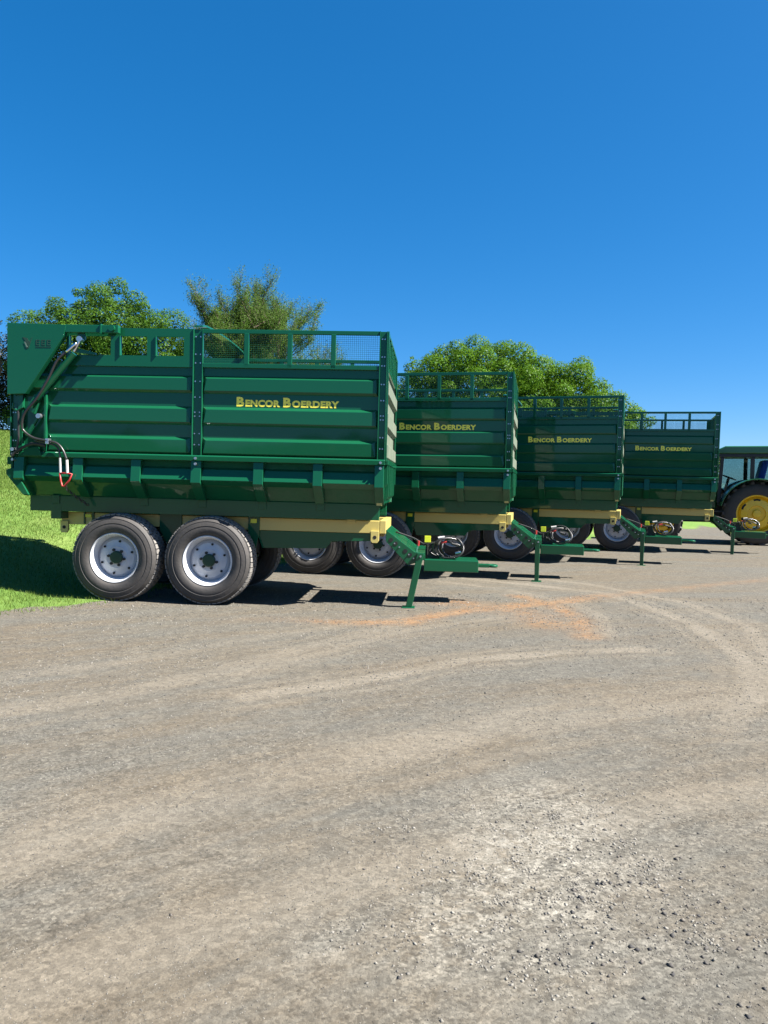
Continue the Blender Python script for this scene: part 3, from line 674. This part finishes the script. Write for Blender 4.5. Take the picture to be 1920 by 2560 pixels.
STRAIGHT_LEG = _l.data; bpy.data.objects.remove(_l)
t0 = make_trailer()
for i, (ps, lb) in enumerate(zip(POSES, LABELS)):
    t = t0 if i == 0 else dup(t0)
    t.matrix_world = pose_matrix(*ps)
    # settle the wheels on the ground
    cx, cy = (t.matrix_world @ Vector((-2.885, 1.1, 0))).xy; w0 = (t.matrix_world @ Vector((-2.885, 1.1, 0))).z
    gz = float(g(cx, cy))
    if i:
        t.location.z += gz - w0
        for ch in t.children:      # hoses lie a little differently on each drawbar
            if ch.name.split('.')[0] in ('hydraulic_hose', 'coupler') and ch.data.vertices[0].co.x > 0.4:
                ch.location = (random.uniform(-.05, .07), random.uniform(-.05, .05), random.uniform(0.0, 0.03))
        for ch in t.children:      # the stand legs of the other trailers hang straight down
            if ch.name.startswith('stand_leg'): ch.data = STRAIGHT_LEG; 
            if ch.name.startswith('stand_foot'): ch.location.x += 0.128
    tag(t, lb, 'trailer', 'green silage trailers parked in a row')

# ------------------------------------------------------------------ tractor
def tractor():
    root = empty('tractor')
    P = lambda m, name, material='tgreen', **kw: m.build(name, material, root, **kw)
    def wheel(x, y, R, T, rr, lugs, sgn):
        w = empty('wheel', root, (x, y, R - 0.015))
        if sgn > 0: w.rotation_euler = (0, 0, math.pi)     # outer face towards +y
        s = [(rr, 0.07), (rr + 0.03, 0.02), (rr + (R - rr) * 0.45, 0.0), (rr + (R - rr) * 0.75, 0.02), (R - 0.05, 0.06)]
        t = M().lathe(s + [(r, T - yy) for r, yy in s[::-1]], 56).build('tyre', 'tyre', w); smooth_by_angle(t, 45)
        tr = M()
        for k in range(lugs):
            for hand in (0, 1):
                a = 2 * math.pi * (k + 0.5 * hand) / lugs; sk = 0.20; th = 0.055 / R
                ya, yb = (0.03, T * 0.52) if hand == 0 else (T - 0.03, T * 0.48)
                v = []
                for r_, tt in ((R - 0.06, th), (R, th * 0.7)):
                    for yy, da in ((ya, 0.0), (yb, sk)):
                        for sg in (-1, 1):
                            aa = a + da + sg * tt; v.append((r_ * math.cos(aa), yy, r_ * math.sin(aa)))
                tr.add(v, [(4, 5, 7, 6), (0, 4, 6, 2), (1, 3, 7, 5), (0, 1, 5, 4), (2, 6, 7, 3)])
        o = tr.build('tread', 'tyre', w); o['kind'] = 'stuff'
        rm_ = M().lathe([(rr + 0.012, 0.08), (rr + 0.012, 0.045), (rr - 0.015, 0.045), (rr - 0.03, 0.10), (rr - 0.06, 0.16), (rr - 0.07, T - 0.1)], 48).build('rim', 'tyellow', w); smooth_by_angle(rm_, 40)
        d = M().lathe([(rr - 0.06, 0.16), (rr * 0.78, 0.10), (rr * 0.45, 0.06), (rr * 0.42, 0.10), (0.0, 0.10)], 48).build('rim_disc', 'tyellow', w); smooth_by_angle(d, 30)
        hb = M().lathe([(0, -0.01), (rr * 0.2, 0.0), (rr * 0.24, 0.10)], 24).build('hub', 'tyellow', w); smooth_by_angle(hb, 30)
        for k in range(6):
            a = math.radians(30 + 60 * k); m = M(); r0, r1 = rr * 0.80, rr * 0.70
            pts = [(r * math.cos(a + da), r * math.sin(a + da)) for da, r in ((-.22, r0), (.0, r0 * 1.03), (.22, r0), (.22, r1), (0, r1 * 1.03), (-.22, r1))]
            yl = 0.088
            m.prism(pts, 'y', yl, yl + 0.02); m.build('hand_hole', 'hole', w)
        return w
    wheel(0, 0.95, 0.91, 0.50, 0.53, 22, 1); wheel(0, -0.95, 0.91, 0.50, 0.53, 22, -1)
    wheel(2.55, 0.92, 0.60, 0.38, 0.34, 18, 1); wheel(2.55, -0.92, 0.60, 0.38, 0.34, 18, -1)
    P(M().box(-0.45, 1.1, -0.32, 0.32, 0.55, 1.15), 'gearbox', 'castiron', bevel=0.03)
    P(M().tube([(0, -0.6, 0.9), (0, 0.6, 0.9)], 0.12, 14), 'rear_axle', 'castiron')
    P(M().box(2.43, 2.67, -0.62, 0.62, 0.48, 0.70), 'front_axle', 'castiron', bevel=0.02)
    P(M().box(1.1, 3.05, -0.24, 0.24, 0.60, 1.00), 'engine', 'castiron', bevel=0.02)
    P(M().prism([(1.0, 1.0), (3.15, 0.95), (3.25, 1.10), (3.22, 1.52), (3.05, 1.62), (1.0, 1.78)], 'y', -0.36, 0.36), 'bonnet', bevel=0.05)
    P(M().box(3.23, 3.27, -0.28, 0.28, 1.06, 1.48), 'grille', 'castiron', bevel=0.01)
    for s in (-1, 1): P(M().box(3.235, 3.29, s * 0.27 - 0.06, s * 0.27 + 0.06, 1.38, 1.48), 'headlight', 'white', bevel=0.01)
    P(M().tube([(1.55, 0.25, 1.66), (1.55, 0.25, 2.62)], 0.045, 12), 'exhaust', 'castiron')
    # cab
    P(M().box(-0.58, 1.00, -0.66, 0.66, 1.10, 1.30), 'cab_floor', 'castiron', bevel=0.02)
    P(M().prism([(-0.72, 2.62), (-0.66, 2.74), (-0.45, 2.84), (0.85, 2.84), (1.02, 2.76), (1.06, 2.62)], 'y', -0.76, 0.76), 'cab_roof', bevel=0.03)
    P(M().box(-0.70, 1.12, -0.73, 0.73, 2.52, 2.615), 'roof_frame', 'black', bevel=0.01)
    for s in (-1, 1):
        for a, b, w in (((1.00, 1.20), (0.92, 2.52), 0.05), ((0.12, 1.72), (0.12, 2.52), 0.055), ((-0.60, 1.72), (-0.66, 2.52), 0.05)):
            P(M().prism([(a[0] - w, a[1]), (a[0] + w, a[1]), (b[0] + w, b[1]), (b[0] - w, b[1])], 'y', s * 0.68 - 0.035, s * 0.68 + 0.035), 'pillar', 'black', bevel=0.01)
        P(M().prism([(0.18, 1.70), (0.18, 2.515), (0.86, 2.515), (0.94, 1.30), (0.60, 1.30)], 'y', s * 0.69 - 0.004, s * 0.69 + 0.004), 'door_glass', 'glass')
        P(M().prism([(-0.60, 1.75), (-0.61, 2.515), (0.06, 2.515), (0.06, 1.75)], 'y', s * 0.69 - 0.004, s * 0.69 + 0.004), 'side_glass', 'glass')
        # fender: arched strip over the rear wheel
        m = M(); R2 = 1.0; pts = [(R2 * math.cos(a), 0.90 + R2 * math.sin(a)) for a in np.linspace(math.radians(12), math.radians(150), 15)]
        inn = [(x * 0.975, 0.90 + (z - 0.90) * 0.975) for x, z in pts]
        m.prism(pts + inn[::-1], 'y', s * 0.62, s * 1.14)
        P(m, 'fender', bevel=0.01)
        P(M().prism(pts + [(-0.6, 1.25), (0.75, 1.15)], 'y', s * 0.60, s * 0.62 - s * 0.001), 'fender_side')
        P(M().box(0.80, 1.12, s * 0.70 - 0.10, s * 0.70 + 0.10, 0.62, 0.66).box(0.82, 1.10, s * 0.70 - 0.10, s * 0.70 + 0.10, 0.92, 0.96), 'step', 'black', bevel=0.005)
        m = M().tube([(0.98, s * 0.70, 2.40), (1.10, s * 0.95, 2.36)], 0.014, 6); P(m, 'mirror_arm', 'black')
        P(M().box(1.08, 1.12, s * 0.97 - 0.09, s * 0.97 + 0.09, 2.10, 2.40), 'mirror', 'black', bevel=0.02)
    P(M().prism([(-0.655, 1.75), (-0.705, 2.515), (-0.697, 2.515), (-0.647, 1.75)], 'y', -0.64, 0.64), 'rear_glass', 'glass')
    P(M().prism([(1.010, 1.60), (0.955, 2.515), (0.963, 2.515), (1.018, 1.60)], 'y', -0.64, 0.64), 'windscreen', 'glass')
    P(M().box(-0.63, -0.57, -0.66, 0.66, 1.30, 1.75), 'rear_panel', 'tgreen', bevel=0.01)
    P(M().box(-0.18, 0.36, -0.27, 0.27, 1.50, 1.66), 'seat', 'blue', bevel=0.05)
    P(M().prism([(-0.22, 1.66), (-0.02, 1.66), (-0.20, 2.45), (-0.38, 2.45)], 'y', -0.30, 0.30), 'seat_back', 'blue', bevel=0.05)
    P(M().box(-0.05, 0.20, -0.15, 0.15, 1.30, 1.498), 'seat_base', 'black', bevel=0.02)
    P(M().tube([(0.82, 0, 1.30), (0.66, 0, 1.92)], 0.04, 10), 'steering_column', 'black')
    c = Vector((0.65, 0, 1.94)); u = Vector((0, 1, 0)); v = Vector((0.9, 0, 0.35)).normalized()
    P(M().tube([c + 0.20 * (math.cos(a) * u + math.sin(a) * v) for a in np.linspace(0, 2 * math.pi, 21)], 0.015, 8, caps=False), 'steering_wheel', 'black', smooth=True)
    P(M().box(0.86, 0.98, -0.55, 0.55, 1.31, 1.62), 'dashboard', 'black', bevel=0.03)
    P(M().box(-0.95, -0.40, -0.10, 0.10, 0.52, 0.62), 'drawbar', 'castiron', bevel=0.01)
    return root
tx, ty = 10.92, 21.95
tr = tractor(); tr.location = (tx, ty, float(g(tx, ty))); tr.rotation_euler = (0, 0, math.pi - 0.32)
tag(tr, 'green farm tractor with yellow rims and glass cab, behind the last trailer', 'tractor')

# ------------------------------------------------------------------ trees
def leaf_cloud(name, cen, nrm, size, aspect, material, parent, jitter=0.55):
    N = len(cen); nrm = nrm + jitter * RNG.normal(size=(N, 3)); nrm /= np.linalg.norm(nrm, axis=1, keepdims=True) + 1e-9
    a = RNG.normal(size=(N, 3)); u = np.cross(nrm, a); u /= np.linalg.norm(u, axis=1, keepdims=True) + 1e-9
    w = np.cross(nrm, u); s = size * RNG.uniform(0.6, 1.35, (N, 1))
    u = u * s; w = w * s * aspect; bend = nrm * s * 0.18
    v = np.stack([cen - u, cen + w - bend, cen + u, cen - w - bend], 1).reshape(-1, 3)
    return mesh_np(name, v, 4, material, parent)
def clump_points(clumps, per_area, shell=(0.62, 1.05), cull=0.62):
    C = np.array([c[:3] for c in clumps]); R = np.array([c[3] for c in clumps]); pts = []; nn = []
    for i in range(len(C)):
        n = int(per_area * R[i] ** 2); d = RNG.normal(size=(n, 3)); d /= np.linalg.norm(d, axis=1, keepdims=True)
        r = R[i] * RNG.uniform(*shell, (n, 1)); sc = np.array([1, 1, 0.82])
        p = C[i] + d * r * sc; keep = np.ones(n, bool)
        for j in range(len(C)):
            if j != i and np.linalg.norm(C[j] - C[i]) < R[i] + R[j]:
                keep &= np.linalg.norm((p - C[j]) / sc, axis=1) > R[j] * cull
        pts.append(p[keep]); nn.append(d[keep] + np.array([0, 0, 0.55]))
    return np.concatenate(pts), np.concatenate(nn)
def trunk_mesh(base, top, r0, limbs, parent, name='trunk'):
    m = M(); b = Vector(base); t = Vector(top); k = 6
    pts = [b.lerp(t, i / k) + Vector((0.10 * math.sin(i * 1.7), 0.08 * math.cos(i * 2.1), 0)) for i in range(k + 1)]
    m.tube(pts, [r0 * (1.25 if i == 0 else 1 - 0.5 * i / k) for i in range(k + 1)], 10)
    for e in limbs:
        e = Vector(e); s = pts[random.randint(3, k)]; mid = s.lerp(e, 0.5) + Vector((random.uniform(-.3, .3), random.uniform(-.3, .3), random.uniform(0, .4)))
        m.tube([s, s.lerp(mid, .5), mid, e], [r0 * .42, r0 * .33, r0 * .24, r0 * .08], 7)
    return m.build(name, 'bark', parent, smooth=True)
LEAF = dict(
    broad=leaf_mat('leaf_broad', (0.026, 0.074, 0.008), (0.050, 0.120, 0.012), (0.082, 0.165, 0.020), 0.40),
    bright=leaf_mat('leaf_bright', (0.034, 0.098, 0.007), (0.062, 0.144, 0.009), (0.094, 0.185, 0.014), 0.40),
    plum=leaf_mat('leaf_plum', (0.010, 0.009, 0.009), (0.020, 0.022, 0.012), (0.06, 0.07, 0.035), 0.2),
    acacia=leaf_mat('leaf_acacia', (0.038, 0.090, 0.014), (0.066, 0.132, 0.022), (0.100, 0.168, 0.036), 0.45),
    deep=leaf_mat('leaf_deep', (0.014, 0.034, 0.008), (0.025, 0.054, 0.011), (0.040, 0.075, 0.017)),
)
def round_tree(name, label, x, y, crown, r0, leaf, per=1700, sub=0.75, size=0.050, bumps=26, group='trees behind the trailers'):
    """crown: list of (dx, dy, z_world, radius_xy, radius_z) big lobes"""
    gz = float(g(x, y)); root = empty(name, None, (x, y, gz)); clumps = []
    for (dx, dy, z, rx, rz) in crown:
        nb = int(bumps * (rx / 2.5) ** 2) + 6
        for k in range(nb):
            th = math.acos(1 - 2 * (k + 0.5) / nb); ph = k * 2.399963 + dx
            s = random.uniform(0.74, 0.95); r = sub * random.uniform(0.42, 1.2) * min(1.0, rx / 2.0)
            clumps.append((dx + rx * s * math.sin(th) * math.cos(ph), dy + rx * s * math.sin(th) * math.sin(ph), z - gz + rz * s * math.cos(th), r))
        clumps.append((dx, dy, z - gz, rx * 0.72))
    p, nn = clump_points(clumps, per)
    zmin = 0.3 if name != 'shrub' else 0.02; k = p[:, 2] > zmin; p, nn = p[k], nn[k]
    leaf_cloud('crown', p, nn, size, 0.55, LEAF[leaf], root)
    limbs = [(c[0] * .8, c[1] * .8, max(c[2] - 0.3, 1.2)) for c in random.sample(clumps, min(9, len(clumps)))]
    zt = min(c[2] for c in crown) - gz
    trunk_mesh((0, 0, -0.1), (0.1, 0, max(1.5, zt)), r0, limbs, root)
    tag(root, label, 'tree', group); return root
round_tree('broadleaf_tree', 'dome-shaped clumpy broadleaf tree above the tailgate arm of the nearest trailer', -12.4, 33.0,
           [(0, 0, 6.2, 2.8, 3.1), (-2.0, 0.2, 7.5, 1.9, 2.1), (1.9, -0.1, 7.5, 1.8, 2.0), (-0.1, 0.3, 8.9, 1.5, 1.6), (-2.9, 0, 7.1, 1.3, 1.7), (2.5, 0.3, 6.9, 1.3, 1.7), (1.1, -.6, 8.3, 1.4, 1.5), (-1.1, -.4, 8.6, 1.2, 1.4), (-2.4, 0, 4.9, 1.8, 1.6), (2.4, 0, 4.8, 1.7, 1.6)], 0.26, 'broad', per=2200)
round_tree('dark_leaved_tree', 'dark plum-brown leaved tree at the left edge, foliage down to the lawn', -18.2, 34.0,
           [(0, 0, 7.3, 1.5, 2.1), (0.6, 0.4, 5.4, 1.8, 2.0), (-1.6, 0, 6.4, 1.8, 2.4), (1.5, 1.5, 6.8, 1.0, 2.3)], 0.20, 'plum', per=1300, sub=0.7)
round_tree('dark_leaved_tree', 'dark green tree whose top shows between the dome-shaped tree and feathery tree', -9.6, 41.0,
           [(0, 0, 8.3, 1.5, 2.2), (-1.2, 0, 6.5, 1.8, 2.0), (1.2, 0, 6.3, 1.7, 2.2)], 0.22, 'deep', per=1200)
round_tree('spreading_tree', 'big bright green spreading tree above the second trailer', 4.6, 37.0,
           [(0.0, 0, 5.9, 3.2, 3.0), (-2.7, 0.3, 5.2, 2.2, 2.7), (2.6, -0.2, 5.4, 2.4, 2.6), (-0.6, 0.2, 7.0, 2.0, 1.9), (1.6, 0.2, 7.1, 1.8, 1.9), (-3.0, 0.1, 6.9, 0.8, 1.6)], 0.32, 'bright', size=0.052, per=2000)
round_tree('spreading_tree', 'bright green rounded tree above the third trailer, lower than its neighbour', 9.2, 37.5,
           [(0, 0, 5.2, 2.4, 2.6), (-1.6, 0.2, 6.0, 1.9, 2.2), (1.6, 0, 4.8, 1.9, 2.2), (0.2, 0, 6.3, 1.6, 1.8)], 0.26, 'bright', size=0.052, per=2000)
round_tree('spreading_tree', 'low bright green tree at the end of the row, above the last trailer', 12.3, 38.0,
           [(0, 0, 3.6, 1.7, 2.2), (-1.3, 0, 4.5, 1.6, 1.9), (0.6, 0, 4.6, 1.0, 1.1)], 0.20, 'bright', size=0.052, per=2000)

for bx_, by_, hh, nm, lf in ((-20.5, 35.0, 4.2, 'leafy dark shrub at the top of the lawn, left edge of the view', 'plum'), (-17.4, 35.6, 4.0, 'dark green shrub at the top of the lawn beside the plum-brown tree', 'deep'),
                         (-13.8, 36.5, 2.4, 'low dark green shrub under the dome-shaped tree', 'deep')):
    gz_ = float(g(bx_, by_))
    round_tree('shrub', nm, bx_, by_, [(0, 0, gz_ + hh * 0.45, 1.9, hh * 0.55), (-1.3, 0.2, gz_ + hh * 0.35, 1.5, hh * 0.45), (1.4, 0, gz_ + hh * 0.35, 1.5, hh * 0.42)], 0.08, lf, per=900, group='shrubs along the top of the lawn')['category'] = 'shrub'

def feathery_tree(x, y, ztop):
    gz = float(g(x, y)); root = empty('feathery_tree', None, (x, y, gz)); m = M(); H = ztop - gz
    m.tube([(0, 0, -0.1), (0.1, 0, 1.0), (0.0, 0.1, 2.2)], [0.30, 0.22, 0.18], 10)
    cen = []; nn = []
    def branch(p, d, L, r, lev):
        n = 5; pts = [p]; q = p.copy(); dd = d.copy()
        for i in range(n):
            dd = (dd + Vector((random.uniform(-.16, .16), random.uniform(-.16, .16), random.uniform(-.05, .10)))).normalized()
            q = q + dd * L / n; pts.append(q.copy())
        m.tube(pts, [r * (1 - 0.75 * i / n) for i in range(n + 1)], 6 if lev < 2 else 4, caps=False)
        if lev >= 1:
            for i in range(1 if lev == 1 else 0, n + 1):
                for _ in range(1 if lev == 1 else 3):
                    off = Vector((random.gauss(0, .16), random.gauss(0, .16), random.gauss(0, .12)))
                    cen.append(pts[i] + off); nn.append(Vector((random.gauss(0, 1), random.gauss(0, 1), random.gauss(0.6, 1))))
        if lev < 3:
            for i in range(2, n + 1):
                for _ in range(2 if lev < 2 else 2):
                    sd_ = Vector((random.gauss(0, 1), random.gauss(0, 1), random.uniform(-.25, .7))).normalized()
                    branch(pts[i], (dd * 0.8 + sd_ * 0.75).normalized(), L * random.uniform(0.34, 0.52), r * 0.45, lev + 1)
    limbs = [(-0.46, 0, 1.0, 1.02), (-0.42, .3, 1, .85), (-.2, -.3, 1, .96), (-.08, .25, 1, .98), (0.04, -.2, 1, 1.0), (.12, .2, 1, .99), (.22, -.2, 1, 1.0), (.32, .2, 1, .99), (.42, -.1, .95, .98), (.52, .15, .95, .95), (.62, -.2, .9, .88), (.74, .1, .8, .85), (-.6, .2, .85, .72), (.95, .1, .6, .72), (-.3, -.5, .7, .75), (.3, .5, .7, .75), (-.65, -.2, .6, .6), (.75, -.3, .5, .65)]
    for dx, dy, dz, k in limbs:
        d = Vector((dx, dy, dz)); L = (H - 2.1) * k / max(d.normalized().z, .55) * 0.80
        branch(Vector((0, 0.05, random.uniform(1.6, 2.2))), d.normalized(), L, 0.10, 0)
    c = np.array([v[:] for v in cen])
    lo, hi = np.percentile(c, 0.5, axis=0), np.percentile(c, 99.5, axis=0)
    k3 = np.array([6.6 / (hi[0] - lo[0]), 6.0 / (hi[1] - lo[1]), H / hi[2]])
    off = -0.5 * (lo[0] + hi[0]) * k3[0]
    c = c * k3 + np.array([off, 0, 0]); m.v = [(a * k3[0] + off, b * k3[1], d * k3[2]) for a, b, d in m.v]
    m.build('trunk', 'bark', root, smooth=True)
    n_ = np.array([v[:] for v in nn])
    leaf_cloud('crown', c, n_, 0.042, 0.34, LEAF['acacia'], root, jitter=0.3)
    tag(root, 'feathery thin-leaved tree with upward fanning branches above the nearest trailer', 'tree', 'trees behind the trailers')
    return root
feathery_tree(-5.95, 36.0, 11.3)

# ------------------------------------------------------------------ loose ground cover
# lawn blades along the near edge of the grass
N = 150000
bx = RNG.uniform(-11, -1.5, N); by = 8.0 + 12 * RNG.random(N) ** 1.6
k = (grass_dist(bx, by) > 0.30 - 0.75 * RNG.random(N) ** 2.2); bx, by = bx[k], by[k]
bz = g(bx, by) + 0.012; hgt = RNG.uniform(0.02, 0.055, len(bx)) * (1 + 0.02 * by); an = RNG.uniform(0, 2 * math.pi, len(bx)); wd = RNG.uniform(0.003, 0.006, len(bx)) * (1 + 0.06 * (by - 8))
lean = RNG.normal(0, 0.025, (len(bx), 2))
N2 = 60000
by2 = 17 + 19 * RNG.random(N2); bx2 = -RNG.uniform(0.36, 0.60, N2) * by2
bx, by = np.concatenate([bx, bx2]), np.concatenate([by, by2]); bz = g(bx, by) + 0.012
hgt = RNG.uniform(0.02, 0.055, len(bx)) * (1 + 0.02 * by); an = RNG.uniform(0, 2 * math.pi, len(bx)); wd = RNG.uniform(0.003, 0.006, len(bx)) * (1 + 0.10 * (by - 8))
lean = RNG.normal(0, 0.025, (len(bx), 2))
v = np.stack([np.stack([bx - wd * np.cos(an), by - wd * np.sin(an), bz - 0.01], -1), np.stack([bx + wd * np.cos(an), by + wd * np.sin(an), bz - 0.01], -1),
              np.stack([bx + lean[:, 0], by + lean[:, 1], bz + hgt], -1)], 1).reshape(-1, 3)
MT['blade'] = leaf_mat('grass_blade', (0.0760, 0.1317, 0.0218), (0.1141, 0.1855, 0.0328), (0.1631, 0.2154, 0.0584), 0.4, 0.6)
tag(mesh_np('lawn_grass', v, 3, 'blade'), 'short mown grass blades at the edge of the gravel', 'grass', kind='stuff')

# stones lying on the gravel
OV = np.array([(1, 0, 0), (-1, 0, 0), (0, 1, 0), (0, -1, 0), (0, 0, 1), (0, 0, -1)], float)
OF = np.array([(0, 2, 4), (2, 1, 4), (1, 3, 4), (3, 0, 4), (2, 0, 5), (1, 2, 5), (3, 1, 5), (0, 3, 5)])
def stones(name, x, y, s, material, label):
    n = len(x); q = RNG.uniform(0.55, 1.25, (n, 6, 1)); v = OV[None] * q * s[:, None, None] * np.array([1, 1, 0.7])
    v += RNG.normal(0, 0.18, (n, 6, 3)) * s[:, None, None]
    a = RNG.uniform(0, 6.28, n); c, sn = np.cos(a)[:, None], np.sin(a)[:, None]
    X_ = v[..., 0] * c - v[..., 1] * sn + x[:, None]; Y_ = v[..., 0] * sn + v[..., 1] * c + y[:, None]
    base = g(x, y) + 0.018 * np.exp(-((y - 6) / 12) ** 2) * (vnoise(x, y, 0.9, 5) - 0.5) + 0.010 * np.exp(-((y - 6) / 12) ** 2) * (vnoise(x, y, 3.4, 6) - 0.5)
    Z_ = v[..., 2] + (base + s * 0.05)[:, None]
    V_ = np.stack([X_, Y_, Z_], -1).reshape(-1, 3); F_ = (OF[None] + (np.arange(n) * 6)[:, None, None]).reshape(-1, 3)
    o = mesh_np(name, V_, 3, material, faces=F_); tag(o, label, 'gravel', kind='stuff'); return o
def stone_mat(name, c1, c2, c3):
    m = bpy.data.materials.new(name); m.use_nodes = True; n = m.node_tree.nodes; l = m.node_tree.links; b = n['Principled BSDF']
    geo = n.new('ShaderNodeNewGeometry'); r = n.new('ShaderNodeValToRGB')
    r.color_ramp.elements[0].color = (*c1, 1); r.color_ramp.elements[1].color = (*c3, 1); e = r.color_ramp.elements.new(0.5); e.color = (*c2, 1)
    l.new(geo.outputs['Random Per Island'], r.inputs[0]); l.new(r.outputs[0], b.inputs['Base Color']); b.inputs['Roughness'].default_value = 0.85
    return m
MT['stone'] = stone_mat('gravel_stone', (0.040, 0.039, 0.037), (0.095, 0.089, 0.078), (0.19, 0.178, 0.155))
MT['palestone'] = stone_mat('pale_stone', (0.07, 0.066, 0.06), (0.125, 0.117, 0.10), (0.20, 0.188, 0.165))
MT['darkstone'] = stone_mat('dark_stone', (0.0210, 0.0210, 0.0225), (0.0413, 0.0390, 0.0375), (0.0900, 0.0788, 0.0675))
def frustum_pts(n, y0, y1, power):
    y = y0 + (y1 - y0) * RNG.random(n) ** power; x = RNG.uniform(-0.58, 0.60, n) * y; return x, y
n = 85000; y = 1.95 * (11.0 / 1.95) ** RNG.random(n); x = RNG.uniform(-0.58, 0.60, n) * y
s = y * (0.00055 + 0.0011 * RNG.random(n) ** 2.5)
keep = RNG.random(n) < 0.25 + 0.9 * vnoise(x, y, 1.1, 41) * vnoise(x, y, 3.0, 42) * 1.6      # loose in some places, bare in others
x, y, s = x[keep], y[keep], s[keep]
k = grass_dist(x, y) < -0.1
stones('gravel', x[k], y[k], s[k], 'stone', 'fine loose grey gravel over the yard')
# coarser loose chips in the pale broken patch and around it
nc = 110; ccx = RNG.normal(0.74, 0.34, nc); ccy = RNG.normal(3.05, 0.55, nc); cw = RNG.uniform(0.02, 0.11, nc)
pick = RNG.integers(0, nc, 6000); x = ccx[pick] + RNG.normal(size=6000) * cw[pick]; y = ccy[pick] + RNG.normal(size=6000) * cw[pick]
s = 0.0018 + 0.0075 * RNG.random(6000) ** 3
k = (y > 1.9) & (np.abs(x) < 0.62 * y)
stones('gravel_chips', x[k], y[k], s[k], 'palestone', 'coarse pale chips in the broken patch at lower right')
n = 480; x = np.concatenate([RNG.normal(1.08, 0.34, n), RNG.uniform(-1.4, 2.6, 90)]); y = np.concatenate([RNG.normal(2.66, 0.36, n), RNG.uniform(2.3, 7.5, 90)])
s = 0.003 + 0.011 * RNG.random(len(x)) ** 2.8
k = (y > 1.9) & (np.abs(x) < 0.62 * y)
stones('dark_stones', x[k], y[k], s[k], 'darkstone', 'scattered black stones on the gravel')

# far belt of bush behind the viewer, seen only as the dark line mirrored in the paint
n = 26000; x = RNG.uniform(-90, 110, n); zc = 3.4 + 2.2 * vnoise(x, x * 0, 0.16, 31) + 1.0 * vnoise(x, x * 0, 0.6, 32)
y = -46 + RNG.uniform(-2.2, 2.2, n); z = g(x, y) + zc * np.sqrt(RNG.random(n))
cen = np.stack([x, y, z], -1); nn = RNG.normal(size=(n, 3)) + np.array([0, 0.6, 0.6])
tl = leaf_cloud('treeline', cen, nn, 0.42, 0.6, LEAF['deep'], None)
tag(tl, 'far belt of dark bush along the other side of the yard', 'treeline', kind='stuff')
